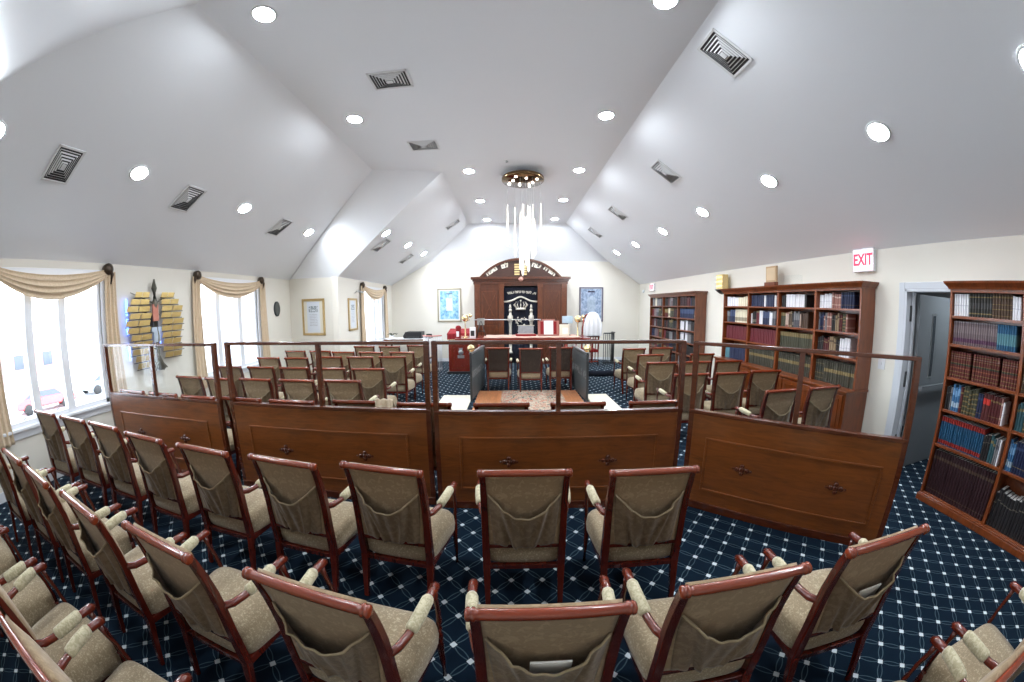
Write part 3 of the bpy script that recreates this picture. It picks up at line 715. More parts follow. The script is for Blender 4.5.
# ------------------------------------------------------------------ bookcases and books
BM = {}
def book_mat(key, stops, rough=.55, jitter=0.):
    m, nt, b = new_mat('book_' + key, stops[0][1], rough); x = NX(nt); g = x.coord('Generated'); X, Y, Z = x.xyz(g)
    c = x.ramp(Z, stops, 'CONSTANT'); nt.links.new(c, b.inputs['Base Color']); BM[key] = m
def c3(r, g, b):
    k = .72 if max(r, g, b) < .5 else .95
    return (r * k, g * k, b * k, 1)
GOLD = c3(.26, .19, .075)
def bands(key, col, marks, rough=.5):
    st = [(0, col)]
    for p, w, cc in marks: st += [(p, cc), (p + w, col)]
    book_mat(key, st, rough)
bands('white', c3(.72, .72, .76), [(.45, .05, c3(.55, .55, .62))])
bands('cream', c3(.72, .66, .50), [(.7, .04, c3(.4, .35, .25))])
bands('blackgold', c3(.025, .025, .022), [(.12, .05, GOLD), (.35, .25, c3(.06, .06, .06)), (.82, .05, GOLD)])
bands('browngold', c3(.09, .05, .03), [(.1, .02, GOLD), (.35, .03, GOLD), (.55, .02, GOLD), (.82, .07, GOLD)])
bands('mauve', c3(.20, .15, .16), [(.12, .16, c3(.12, .04, .10)), (.5, .3, c3(.26, .20, .21)), (.93, .05, c3(.35, .31, .33))])
bands('blue', c3(.02, .12, .25), [(.2, .45, c3(.12, .30, .36))])
bands('redtalmud', c3(.13, .018, .016), [(.08, .03, GOLD), (.22, .03, GOLD), (.36, .05, c3(.30, .10, .05)), (.50, .16, c3(.03, .05, .03)), (.56, .02, GOLD), (.72, .02, GOLD), (.80, .02, c3(.3, .25, .2)), (.88, .02, GOLD)])
bands('dark', c3(.02, .018, .02), [(.7, .03, c3(.2, .18, .14))])
bands('darkred', c3(.10, .012, .014), [(.75, .06, GOLD), (.2, .02, GOLD)] and [(.2, .02, GOLD), (.75, .06, GOLD)])
bands('redlabel', c3(.09, .012, .012), [(.58, .22, c3(.55, .03, .02))])
bands('navy', c3(.012, .022, .075), [(.2, .02, GOLD), (.75, .08, c3(.05, .08, .18))])
bands('skyblue', c3(.05, .18, .38), [(.15, .2, c3(.35, .45, .55)), (.6, .25, c3(.15, .3, .5))])
bands('olive', c3(.06, .062, .035), [(.08, .05, GOLD), (.25, .05, GOLD), (.42, .05, GOLD), (.6, .05, GOLD), (.78, .05, GOLD)])
bands('bluered', c3(.012, .09, .19), [(.04, .13, c3(.36, .022, .015)), (.82, .17, c3(.36, .022, .015))])
bands('maroon', c3(.035, .010, .014), [(.1, .015, c3(.12, .08, .05)), (.8, .06, c3(.10, .06, .04))])
bands('teal', c3(.03, .10, .12), [(.7, .1, GOLD)])
bands('grey', c3(.24, .24, .25), [(.6, .15, c3(.1, .1, .12))])
bands('crimson', c3(.16, .012, .022), [(.3, .02, GOLD), (.8, .04, GOLD)])
bands('greenset', c3(.055, .052, .035), [(.14, .04, c3(.17, .135, .075)), (.36, .03, GOLD), (.5, .2, c3(.03, .035, .03)), (.8, .04, c3(.17, .14, .08))])
bands('rose', c3(.38, .17, .14), [(.2, .06, c3(.5, .35, .28)), (.7, .1, c3(.55, .42, .35))])
bands('tan', c3(.33, .24, .14), [(.7, .1, c3(.12, .08, .05))])
NAMES = dict(white='white', cream='cream', blackgold='black volume with gold bands', browngold='brown gold-banded volume', mauve='grey-mauve volume', blue='mid-blue volume',
    redtalmud='dark red gold-banded volume', dark='black', darkred='dark red', redlabel='red-labelled dark red', navy='navy', skyblue='sky-blue', olive='olive lattice-spined',
    bluered='blue volume with red ends', maroon='tall dark maroon volume', teal='teal', grey='grey', crimson='crimson volume', greenset='olive-brown banded volume', rose='rose-coloured', tan='tan')
MB_ = MB(); prof = [(0.06, 0), (0.015, .15), (0, .5), (0.015, .85), (0.06, 1)]
book_mesh = {}
def book_geom(mb, o, sx, sy, sz, ci, pi_):
    """o: back-bottom corner, spine towards -x"""
    ox, oy, oz = o
    P = lambda x, y, z: (ox + x * sx, oy + y * sy, oz + z * sz)
    n = len(prof); vs = [P(a, b, 0) for a, b in prof] + [P(a, b, 1) for a, b in prof]
    mb.cur = ci; mb.add(vs, [(i, i + 1, n + i + 1, n + i) for i in range(n - 1)], True)
    e = .012
    mb.add([P(.06, 0, 0), P(1, 0, 0), P(1, 0, 1), P(.06, 0, 1), P(.06, 1, 0), P(1, 1, 0), P(1, 1, 1), P(.06, 1, 1)], [(0, 1, 2, 3), (4, 5, 6, 7)])
    mb.add([P(.06, .0, 1), P(.06, 1, 1), P(0, .5, 1)] + [P(.06, .0, 0), P(.06, 1, 0), P(0, .5, 0)], [(0, 1, 2), (3, 4, 5)])
    mb.cur = pi_; z = .985
    mb.add([P(.05, .08, z), P(1, .08, z), P(1, .92, z), P(.05, .92, z), P(.05, .08, .01), P(1, .08, .01), P(1, .92, .01), P(.05, .92, .01), P(.98, 0, 0), P(.98, 1, 0), P(.98, 1, z), P(.98, 0, z)], [(0, 1, 2, 3), (4, 5, 6, 7), (8, 9, 10, 11)])
    mb.cur = 0
def get_book(key):
    if key not in book_mesh:
        m_ = MB(); book_geom(m_, (0, 0, 0), 1, 1, 1, 0, 1); book_mesh[key] = m_.mesh('book', [BM[key], M['paper']])
    return book_mesh[key]
n_books = [0]; far_keys = sorted(BM); far_mb = MB(); FARM = [BM[k] for k in far_keys] + [M['paper']]
def put_book(Mx, x, y, z, d, t, h, key, lab, grp, lean=0.):
    """Mx: transform of the case; book spine at x facing -x, runs towards +x"""
    if n_books[0] < 300 and lab:
        o = bpy.data.objects.new('book', get_book(key)); COL.objects.link(o)
        o.matrix_world = Mx @ Matrix.Translation((x, y, z)) @ Matrix.Rotation(lean, 4, 'X') @ Matrix.Diagonal((d, t, h, 1))
        tag(o, lab, 'book', grp); n_books[0] += 1
    else:
        t_ = MB(); book_geom(t_, (x, y, z), d, t, h, 0, 1); c0 = far_keys.index(key); pg = len(far_keys); oo = len(far_mb.v)
        far_mb.v += [tuple(Mx @ Vector(v)) for v in t_.v]
        for f, mi, s_ in zip(t_.f, t_.mi, t_.sm): far_mb.f.append(tuple(i + oo for i in f)); far_mb.mi.append(pg if mi else c0); far_mb.sm.append(s_)
def fill(Mx, ys, ye, x, z, hmax, runs, where, shelf, grp, indiv=True):
    """runs: list of (key, count, thickness, height fraction, uniform?); ys>ye: books run from ys towards ye (towards the camera)"""
    y = ys; idx = 0
    for key, cnt, t, hf, uni in runs:
        if key is None: y -= t * cnt; continue
        for k in range(cnt):
            tt = t * (1 if uni else random.uniform(.8, 1.2)); h = hmax * hf * (1 if uni else random.uniform(.9, 1.04))
            if y - tt < ye + .002: return
            if uni: lab = '%s in a matching set, %s shelf, %s' % (NAMES[key] if 'volume' in NAMES[key] else NAMES[key] + ' volume', shelf, where)
            else: lab = '%s book, %s from the ark end, %s shelf, %s' % (NAMES[key].replace(' volume', ''), ORD[min(idx, 25)], shelf, where)
            g_ = ('%s set, %s shelf, %s' % (NAMES[key], shelf, where)) if uni else grp
            put_book(Mx, x + random.uniform(0, .012), y - tt, z, .17 * random.uniform(.95, 1.05), tt * .97, h, key, lab if indiv else None, g_)
            y -= tt; idx += 1
def case(name, label, loc, rz, L, depth, H, levels, dividers, mat, base_h, lower=None, cornice=.07):
    """front at local x=0 facing -x, runs along -y from 0 to -L, back at x=depth"""
    r = empty(name, loc, rz, label, 'bookcase', 'tall wooden bookcases on the long wall'); th = .025
    zb_ = base_h + .001 if lower else .081
    MB().box((0, -th, zb_), (depth, 0, H)).build('side_panel', mat, r, .002); MB().box((0, -L, zb_), (depth, -L + th, H)).build('side_panel', mat, r, .002)
    MB().box((depth - .012, -L + th, zb_), (depth, -th, H - .05)).build('back_panel', M['case_dark'], r)
    MB().box((0, -L + th, H - .05), (depth, -th, H)).build('top_panel', mat, r, .002)
    c = MB(); cs = [(0, 0), (.012, 0), (.02, .02), (.05, .055), (.055, .075), (0, .075)]
    k = [(-a, b) for a, b in cs]
    def sect(y, m_): return [(p[0], y + m_ * (-p[0]), H - .02 + p[1]) for p in k]
    A = sect(0, 1); B = sect(-L, -1); A2 = [(depth, 0 + (-p[0]), H - .02 + p[1]) for p in k]; B2 = [(depth, -L - (-p[0]), H - .02 + p[1]) for p in k]
    n = len(k); vs = A2 + A + B + B2; fs = []
    for q in range(3):
        for i in range(n): fs.append((q * n + i, q * n + (i + 1) % n, (q + 1) * n + (i + 1) % n, (q + 1) * n + i))
    c.add(vs, fs); c.box((0, -L, H + .02), (depth, 0, H + .055)); c.build('cornice', mat, r)
    for y in dividers: MB().box((.003, y - .018, base_h), (depth - .012, y + .018, H - .05)).build('divider', mat, r, .002)
    es = [-th] + [y for y in dividers] + [-L + th]
    for z in levels:
        for a, b in zip(es, es[1:]): MB().box((.008, b + (.018 if b != es[-1] else 0), z - .026), (depth - .012, a - (.018 if a != es[0] else 0), z)).build('shelf', mat, r, .002)
    if lower:
        pj = lower
        MB().box((-pj, -L + .002, .08), (depth, -.002, base_h - .03)).build('cabinet_base', mat, r, .002)
        MB().box((-pj + .03, -L + .02, 0), (depth, -.02, .08)).build('plinth', M['case_dark'], r)
        MB().box((-pj - .025, -L - .015, base_h - .03), (depth, .015, base_h)).build('ledge', mat, r, .005)
        for i, (a, b) in enumerate(zip(es, es[1:])):
            for q in (0, 1):
                y0 = a + (b - a) * q / 2 - .012; y1 = a + (b - a) * (q + 1) / 2 + .012
                dd = MB().box((-pj - .018, y1, .12), (-pj, y0, base_h - .06))
                for (u0, v0, u1, v1) in ((y1 + .05, .17, y0 - .05, .185), (y1 + .05, base_h - .125, y0 - .05, base_h - .11), (y1 + .05, .17, y1 + .065, base_h - .11), (y0 - .065, .17, y0 - .05, base_h - .11)): dd.box((-pj - .026, u0, v0), (-pj - .018, u1, v1))
                dd = dd.build('door', mat, r, .002)
                kn = MB().lathe([(.006, 0), (.005, -.012), (.012, -.018), (.011, -.028), (.0001, -.030)], (-pj - .018, y1 + .03 if q == 0 else y0 - .03, base_h * .55), 'x', 12); kn.build('knob', M['brass'], dd)
    else:
        b_ = MB().box((-.028, -L - .015, 0), (depth, .015, .065)).box((-.016, -L - .008, .065), (depth, .008, .08)); b_.build('base', mat, r, .004)
    return r
# door-side bookcase
R1 = dict(loc=(4.14, 2.01, 0), rz=R(-3.0)); rc = case('bookcase', 'tall cherry bookcase standing beside the open doorway', R1['loc'], R1['rz'], 1.66, .27, 2.12, [1.855, 1.59, 1.275, .96, .61, .09], [-.83], M['case'], .08)
MX = Matrix.Translation(R1['loc']) @ Matrix.Rotation(R1['rz'], 4, 'Z')
GB = 'books in the bookcase beside the doorway'; w_ = 'doorway bookcase'
specs = [(1.855, .215, 'top', [('white', 6, .028, .95, 1), ('blackgold', 8, .033, .98, 1), ('browngold', 7, .032, 1, 1), ('white', 3, .033, .97, 0)]),
         (1.59, .225, 'second', [('mauve', 19, .0265, .97, 1), ('blue', 8, .0265, .97, 1)]),
         (1.275, .275, 'third', [('redtalmud', 8, .0295, .90, 1), (None, 1, .028, 1, 1), ('redtalmud', 10, .0295, .90, 1), (None, 1, .028, 1, 1), ('redtalmud', 6, .0295, .90, 1)]),
         (.96, .275, 'fourth', [('dark', 2, .028, .85, 0), ('grey', 1, .02, .8, 0), ('skyblue', 3, .03, .9, 0), ('darkred', 1, .028, .88, 0), ('olive', 5, .033, .93, 0), ('navy', 2, .032, .88, 0), ('redlabel', 2, .04, .9, 0), ('darkred', 4, .03, .92, 0), ('rose', 1, .025, .85, 0), ('white', 1, .02, .7, 0)]),
         (.61, .31, 'fifth', [('bluered', 19, .0275, .90, 1), ('dark', 3, .03, .78, 0), ('teal', 2, .03, .8, 0), ('grey', 2, .028, .8, 0), ('white', 1, .02, .82, 0)]),
         (.09, .49, 'bottom', [('maroon', 22, .0345, .93, 1)])]
specs2 = [(1.855, .215, 'top', [('white', 3, .03, .95, 0), ('navy', 9, .03, .97, 1), ('tan', 6, .03, .9, 0)]),
         (1.59, .225, 'second', [('mauve', 8, .028, .97, 1), ('darkred', 10, .03, .9, 0)]),
         (1.275, .275, 'third', [('browngold', 14, .033, .93, 1), ('navy', 4, .03, .9, 0)]),
         (.96, .275, 'fourth', [('teal', 3, .03, .85, 0), ('olive', 6, .033, .93, 0), ('darkred', 6, .03, .85, 0)]),
         (.61, .31, 'fifth', [('skyblue', 3, .03, .85, 0), ('navy', 9, .032, .87, 1), ('grey', 4, .028, .8, 0)]),
         (.09, .49, 'bottom', [('dark', 18, .038, .70, 0)])]
for z, h, nm, runs in specs: fill(MX, -.03, -.81, .03, z, h, runs, w_, nm, GB)
for z, h, nm, runs in specs2: fill(MX, -.85, -1.63, .03, z, h, runs, 'camera-side half of doorway bookcase', nm, GB)
# long bookcase with lower cabinets
LC = (4.13, 6.14, 0); LL = 3.0; dv = [-.75, -1.49, -2.245]
lc = case('bookcase', 'long cherry bookcase with cupboards below and a projecting ledge', LC, 0, LL, .28, 2.15, [1.875, 1.58, 1.265], dv, M['case'], .89, .14)
ML = Matrix.Translation(LC)
es = [-.03] + dv + [-LL + .03]
LR = {3: [[('white', 3, .045, .92, 0), ('white', 3, .034, .95, 0), ('rose', 4, .038, .97, 0), ('navy', 6, .034, 1, 1)],
          [('grey', 1, .03, .9, 0), ('navy', 2, .03, .9, 0), ('rose', 1, .03, .8, 0), ('grey', 1, .03, .95, 0), ('rose', 2, .036, .9, 0), ('dark', 2, .036, .85, 0), ('tan', 2, .03, .9, 0), ('darkred', 2, .03, .9, 0), ('olive', 2, .03, .9, 0), ('rose', 1, .03, .9, 0)],
          [('dark', 3, .04, .85, 0), ('darkred', 3, .036, .8, 0), ('tan', 3, .036, .85, 0), ('dark', 2, .036, .8, 0), ('white', 4, .042, .9, 0)],
          [('greenset', 18, .040, .88, 1)]],
      2: [[('dark', 2, .04, .9, 0), ('white', 8, .05, .93, 0), ('dark', 1, .04, .9, 0)], [('olive', 3, .036, .85, 0), ('rose', 2, .03, .85, 0), ('tan', 2, .04, .9, 0), ('dark', 1, .04, .9, 0), ('grey', 3, .036, .9, 0), ('rose', 1, .03, .8, 0), ('browngold', 4, .036, .9, 0)],
          [('olive', 17, .040, .85, 1)], [('greenset', 17, .041, .88, 1)]],
      1: [[('navy', 8, .04, .95, 1), ('white', 1, .04, .9, 0), ('navy', 5, .04, .95, 1), ('white', 1, .04, .9, 0)], [('white', 1, .035, .7, 0), ('dark', 3, .04, .8, 0), ('crimson', 2, .036, .85, 1), ('white', 2, .036, .9, 0), ('navy', 4, .038, .9, 0), ('white', 2, .034, .85, 0), ('grey', 2, .034, .85, 0)],
          [('crimson', 17, .040, .87, 1)], [('greenset', 16, .042, .85, 1)]],
      0: [[('white', 6, .055, .85, 0), ('cream', 6, .055, .85, 0)], [('grey', 2, .04, .8, 0), ('navy', 4, .045, .92, 0), ('cream', 9, .045, .93, 1)],
          [('crimson', 17, .040, .9, 1)], [('blue', 3, .04, .8, 0), ('navy', 14, .040, .85, 1)]]}
for bay in (3, 2, 1, 0):
    for (z, h, nm), runs in zip(((1.875, .205, 'top'), (1.58, .255, 'second'), (1.265, .275, 'third'), (.89, .33, 'bottom open')), LR[bay]):
        bw = 'door-end bay of long bookcase' if bay == 3 else 'next bay of long bookcase'
        fill(ML, es[bay] - .02, es[bay + 1] + .02, .05, z, h, runs, bw, nm, 'books in the long bookcase', bay >= 2)
# far bookcase
FC = (4.13, 9.80, 0); fdv = [-.86, -1.72]
case('bookcase', 'dark walnut bookcase at the ark end of the long wall', FC, 0, 2.59, .28, 2.15, [1.87, 1.58, 1.29, 1.0, .71, .42], fdv, M['case_far'], .12)
MF = Matrix.Translation(FC); fe = [-.03] + fdv + [-2.56]
fk = ['darkred', 'dark', 'maroon', 'crimson', 'grey', 'navy', 'mauve', 'olive', 'darkred', 'maroon', 'dark']
for b_ in range(3):
    for zi, z in enumerate([1.87, 1.58, 1.29, 1.0, .71, .42]):
        runs = []
        for q in range(4): runs.append((random.choice(fk), random.randint(2, 6), .036, random.uniform(.8, .95), 0))
        if (b_, zi) in ((0, 0), (1, 1), (2, 2)): runs[1] = ('cream', 2, .05, .95, 0)
        if (b_, zi) in ((2, 2), (2, 3)): runs = [('dark', 2, .03, .9, 0), ('white', 5, .04, .9, 0), ('dark', 2, .03, .9, 0), ('white', 3, .04, .9, 0), ('grey', 4, .04, .9, 0)]
        if (b_, zi) == (2, 1): runs = [('navy', 17, .04, .9, 1)]
        runs.append(('dark', 16, .038, .85, 0))
        fill(MF, fe[b_] - .02, fe[b_ + 1] + .02, .05, z, .25, runs, '', '', '', False)
o = far_mb.build('books', FARM); tag(o, 'rows of small distant books on the ark-end shelves of the long wall', 'books', 'distant books', 'stuff')
# things on and around the long bookcase
o = empty('wooden_plaque', (4.24, 4.93, 2.205), 0, 'upright tan wooden plaque on a darker base standing on the long bookcase', 'plaque')
MB().box((-.05, -.125, 0), (.03, .125, .07)).build('base', M['case_dark'], o, .004); MB().box((-.015, -.125, .07), (.02, .125, .33)).build('board', plain('tan_wood', (.44, .29, .16, 1), .5, var=.15, nscale=9), o, .004)
MB().box((-.02, -.10, .10), (-.015, .10, .30)).build('front_plate', plain('pale_wood', (.58, .43, .27, 1), .5, var=.1), o)
o = empty('acrylic_stand', (4.24, 4.45, 2.205), 0, 'small clear acrylic box beside the wooden box on the long bookcase', 'box')
MB().box((-.07, -.16, 0), (.07, .16, .012)).build('base', M['steel'], o); MB().box((-.06, -.14, .012), (.06, .14, .15)).build('cover', M['glass'], o)
o = empty('memorial_lamp', (4.28, 6.42, 2.21), 0, 'gold tiered memorial lamp on a black bracket at the ark end of the long bookcase', 'lamp')
MB().lathe([(.0001, -.10), (.05, -.085), (.12, -.03), (.15, 0), (.0001, 0)], (0, 0, 0), n=20).build('bracket', M['black'], o)
g_ = MB().box((-.07, -.11, 0), (.07, .11, .30)); g_.build('body', M['goldp'], o, .005)
lw = emit('warm_lamp_tiers', (1, .72, .32, 1), .22)
for k in range(3): MB().box((-.078, -.09, .045 + .09 * k), (-.069, .09, .085 + .09 * k)).build('lit_tier', lw, o)
# EXIT signs
def text_mesh(body, size, extr=.002, align='CENTER', name='lettering', off=0.):
    c = bpy.data.curves.new('t', 'FONT'); c.body = body; c.size = size; c.extrude = extr; c.offset = off; c.align_x = align; c.align_y = 'CENTER'; c.resolution_u = 4
    o = bpy.data.objects.new('t', c); COL.objects.link(o); dg = bpy.context.evaluated_depsgraph_get(); dg.update()
    me = bpy.data.meshes.new_from_object(o.evaluated_get(dg)); bpy.data.objects.remove(o); me.name = name; return me
def text_obj(body, size, mat, parent, mtx, sx=1., extr=.002, off=0.):
    me = text_mesh(body, size, extr, off=off); me.materials.clear(); me.materials.append(mat)
    o = bpy.data.objects.new('lettering', me); COL.objects.link(o); o.parent = parent; o.matrix_local = mtx @ Matrix.Diagonal((sx, 1, 1, 1)); return o
RotR = Matrix(((0, 0, -1, 0), (-1, 0, 0, 0), (0, 1, 0, 0), (0, 0, 0, 1)))  # reads from -x side
e = empty('exit_sign', (XR, 3.30, 2.485), 0, 'glowing white EXIT sign with red letters above the doorway side', 'exit sign')
MB().box((-.055, -.165, -.145), (0, .165, .145)).build('housing', M['white'], e, .004)
MB().box((-.058, -.15, -.13), (-.0545, .15, .13)).build('face', M['exitface'], e)
text_obj('EXIT', .20, M['exitred'], e, Matrix.Translation((-.060, 0, 0)) @ RotR, .72, .002, .005)
e = empty('exit_sign', (XR, 10.25, 2.44), 0, 'small pink-glowing EXIT sign above the ark-end bookcase', 'exit sign')
MB().box((-.055, -.155, -.115), (0, .155, .115)).build('housing', M['white'], e, .004); MB().box((-.058, -.14, -.10), (-.0545, .14, .10)).build('face', M['exitface'], e)
text_obj('EXIT', .19, M['exitred'], e, Matrix.Translation((-.060, 0, 0)) @ RotR, .66, .002, .005)
o = MB().lathe([(.05, 0), (.055, -.03), (.03, -.055), (.0001, -.06)], (0, 0, 0), 'x', 14).build('wall_sensor', M['white']); o.location = (XR, 11.0, 2.35); tag(o, 'small white round sensor on the wall by the far corner', 'sensor')

# ------------------------------------------------------------------ ark
AX = .318; AY = 10.75
ark = empty('ark', (AX, AY, 0), 0, 'large walnut holy ark with arched Hebrew pediment against the end wall', 'ark')
W2_ = 1.47
def abox(a, b, name, mat, bevel=.004, parent=None): return MB().box(a, b).build(name, mat, parent or ark, bevel)
D = YB - AY - .01
MB().box((-W2_, 0, 0), (-.545, D, 2.55)).box((.545, 0, 0), (W2_, D, 2.55)).box((-.545, D - .05, 0), (.545, D, 2.55)).box((-.545, 0, 2.50), (.545, D, 2.55)).build('body', M['ark'], ark)
c = MB()
for k, (z0, z1, e) in enumerate(((2.55, 2.64, .02), (2.64, 2.70, .05), (2.70, 2.78, .10))): c.box((-W2_ - e, -e, z0), (W2_ + e, D, z1))
c.build('cornice', M['ark'], ark, .006)
hw, rise = 1.30, .59; Rr = (hw * hw + rise * rise) / (2 * rise); a0 = math.asin(hw / Rr)
arc = lambda rr, n=36: [(rr * math.sin(-a0 + 2 * a0 * i / n), 2.78 + rise - Rr + rr * math.cos(-a0 + 2 * a0 * i / n)) for i in range(n + 1)]
MB().prism(arc(Rr - .03)[::1], .03, D * .6, 'y').build('tympanum', M['ark_dark'], ark)
outer, inner = arc(Rr), arc(Rr - .07); rim = MB()
vs = [(a, -.02, b) for a, b in outer] + [(a, -.02, b) for a, b in inner] + [(a, .10, b) for a, b in outer] + [(a, .10, b) for a, b in inner]; n = len(outer)
rim.add(vs, [(i, i + 1, n + i + 1, n + i) for i in range(n - 1)] + [(2 * n + i, 2 * n + i + 1, i + 1, i) for i in range(n - 1)] + [(n + i, n + i + 1, 3 * n + i + 1, 3 * n + i) for i in range(n - 1)] + [(2 * n + i, 2 * n + i + 1, 3 * n + i + 1, 3 * n + i) for i in range(n - 1)])
rim.build('arch_molding', M['ark'], ark)
for x in (-W2_ + .10, -.61, .61, W2_ - .10):
    p = MB().box((x - .075, -.03, .12), (x + .075, 0, 2.50)).box((x - .09, -.045, .0), (x + .09, 0, .14)).box((x - .09, -.045, 2.44), (x + .09, 0, 2.55))
    for q in (-.035, 0, .035): p.bar((x + q, -.032, .2), (x + q, -.032, 2.38), .012, .01, (0, 1, 0))
    p.build('pilaster', M['ark2'], ark, .003)
for s in (-1, 1):
    x0, x1 = sorted((s * .70, s * 1.285)); dr_ = MB().box((x0, -.018, .16), (x1, 0, 2.42)).build('door', M['ark'], ark, .003)
    g = MB(); xm = (x0 + x1) / 2; fw = .02
    for z0, z1 in ((.25, 1.25), (1.32, 2.34)):
        g.box((x0 + .05, -.03, z0), (x0 + .07, -.018, z1)).box((x1 - .07, -.03, z0), (x1 - .05, -.018, z1)).box((x0 + .05, -.03, z0), (x1 - .05, -.018, z0 + .02)).box((x0 + .05, -.03, z1 - .02), (x1 - .05, -.018, z1))
        g.bar((x0 + .06, -.024, z0), (x1 - .06, -.024, z1), .018, .014, (0, 1, 0)); g.bar((x1 - .06, -.024, z0), (x0 + .06, -.024, z1), .018, .014, (0, 1, 0))
    g.build('lattice_molding', M['ark2'], dr_)
# tablets with lines
for s in (-1, 1):
    t_ = MB().box((s * .115 - .105, .0, 2.80), (s * .115 + .105, .028, 3.16)); t_.lathe([(.105, 0), (.105, .028)], (s * .115, 0, 3.16), 'y', 20, a0=-PI / 2, a1=PI / 2)
    tb = t_.build('tablet', M['ark_dark'], ark)
    l_ = MB()
    for k in range(5): l_.box((s * .115 - .08, -.004, 2.84 + .075 * k), (s * .115 + .08, .001, 2.885 + .075 * k))
    l_.build('gold_lines', M['goldp'], tb)
heb = ['תורה', 'צוה', 'לנו', 'משה']
RotF = Matrix(((1, 0, 0, 0), (0, 0, -1, 0), (0, 1, 0, 0), (0, 0, 0, 1)))
letter = plain('cream_letter_enamel', (.85, .80, .68, 1), .4, var=.05)
for wd, px, pz, rot in ((heb[0], .92, 2.965, -33), (heb[1], .50, 3.13, -16), (heb[2], -.50, 3.13, 16), (heb[3], -.92, 2.965, 33)):
    text_obj(wd[::-1], .18, letter, ark, Matrix.Translation((px, .025, pz)) @ Matrix.Rotation(R(-rot), 4, 'Y') @ RotF, 1.1, .004, .012)
nf = MB().sphere((0, -.22, 2.69), .075, 16); nf.tube([(0, -.22, 2.76), (0, -.10, 2.80)], .01, 6)
o = nf.build('eternal_light', plain('rose_lamp_glass', (.55, .28, .22, 1), .25, .2), ark)
# curtain
cu = empty('ark_curtain', (AX, AY + .10, 0), 0, 'navy velvet ark curtain embroidered with crown and silver pillars, hanging in the ark', 'curtain')
MB().grid(lambda u, v: ((u - .5) * 1.08, .02 * math.sin(u * 44) * (.3 + .7 * (1 - v)), .05 + 2.42 * v), 80, 6, True, (0, .02, 0)).build('cloth', M['navyv'], cu)
for i, wd in enumerate(['דע', 'לפני', 'מי', 'אתה', 'עומד']):
    px = (.43, .25, .08, -.09, -.32)[i]; z = 2.25 + .06 * math.cos(px * 3.2)
    text_obj(wd[::-1], .105, M['silver'], cu, Matrix.Translation((px, -.035, z)) @ Matrix.Rotation(R(px * 26), 4, 'Y') @ RotF, 1., .003, .005)
MB().tube([((u - .5) * 1.08, -.035, 2.00 + .15 * math.exp(-((u - .5) / .22) ** 2)) for u in [i / 30 for i in range(31)]], .028, 8, True, .012, (0, 1, 0)).build('embroidered_band', M['silver'], cu)
cr = MB().lathe([(.155, 0), (.165, .03), (.155, .06), (.13, .07)], (0, -.04, 1.74), 'z', 20)
for k in range(7):
    a = PI * (k / 6); x = -.20 * math.cos(a); cr.tube([(.7 * x, -.06, 1.80), (x * 1.1, -.09, 1.90), (x * .75, -.07, 2.0)], [.014, .02, .008], 6)
cr.sphere((0, -.07, 2.03), .03); cr.build('crown', M['silver'], cu)
for s in (-1, 1):
    p = MB(); x = s * .335
    p.lathe([(.07, .0), (.07, .04), (.045, .06), (.05, .3), (.045, .9), (.055, 1.02), (.085, 1.04), (.085, 1.2), (.05, 1.22), (.035, 1.35)], (x, -.02, .35), 'z', 12)
    for k in range(3): p.lathe([(.012, -.01), (.05 - .008 * k, .0), (.012, .01)], (x, -.04, 1.74 + .07 * k), 'y', 10)
    p.sphere((x, -.04, 1.72), .055); p.sphere((x, -.04, 1.83), .04); p.build('embroidered_pillar', M['silver'], cu)
cb = MB(); random.seed(3)
for k in range(26): cb.sphere((random.uniform(-.17, .17), -.035, random.uniform(1.05, 1.5)), random.uniform(.015, .035), 8)
cb.build('flower_embroidery', M['silver'], cu)

# ------------------------------------------------------------------ framed pictures
def framed(name, label, loc, rz, w, h, kind, fmat, mat_w=.05, fw=.05):
    """hangs on wall, local front faces -y"""
    r = empty(name, loc, rz, label, 'picture'); f = MB(); t = .03
    f.box((-w / 2, -t, -h / 2), (w / 2, 0, -h / 2 + fw)).box((-w / 2, -t, h / 2 - fw), (w / 2, 0, h / 2)).box((-w / 2, -t, -h / 2), (-w / 2 + fw, 0, h / 2)).box((w / 2 - fw, -t, -h / 2), (w / 2, 0, h / 2))
    f.build('frame', fmat, r, .006)
    MB().box((-w / 2 + fw * .8, -.012, -h / 2 + fw * .8), (w / 2 - fw * .8, -.008, h / 2 - fw * .8)).build('mat_board', M['paper'] if kind != 'cert' else M['cream'], r)
    a = fw + mat_w
    MB().box((-w / 2 + a, -.016, -h / 2 + a), (w / 2 - a, -.0121, h / 2 - a)).build('print', picture_material('print_' + kind, 'x' + kind), r)
    return r
gf = plain('gilt_frame', (.50, .35, .15, 1), .35, .5, var=.2, nscale=20); sf = plain('champagne_frame', (.42, .37, .27, 1), .35, .4, var=.1); bf = plain('grey_violet_frame', (.16, .15, .20, 1), .4, .2, var=.1)
framed('framed_picture', 'gold-framed pale blue print on the end wall beside the ark, window side', (-2.065, YB, 1.91), 0, .81, 1.13, 'blue', sf, .04, .05)
framed('framed_picture', 'dark-framed grey-blue print on the end wall beside the ark, bookcase side', (2.72, YB, 1.91), 0, .82, 1.17, 'greyblue', bf, .01, .05)
st_ang = math.atan2(7.65 - 7.88, XL2 - XL)
framed('framed_picture', 'gilt-framed certificate with mat hanging on the wall step', (-4.78, 7.766, 1.665), st_ang, .69, .89, 'cert', gf, .02, .055)
framed('framed_picture', 'narrow-looking gilt-framed certificate under a picture lamp by the small window', (XL2, 8.38, 1.70), R(90), .50, .82, 'cert', gf, .02, .045)
pl = empty('picture_lamp', (XL2, 8.55, 2.26), 0, 'small chrome picture lamp above the gilt frame by the small window', 'lamp')
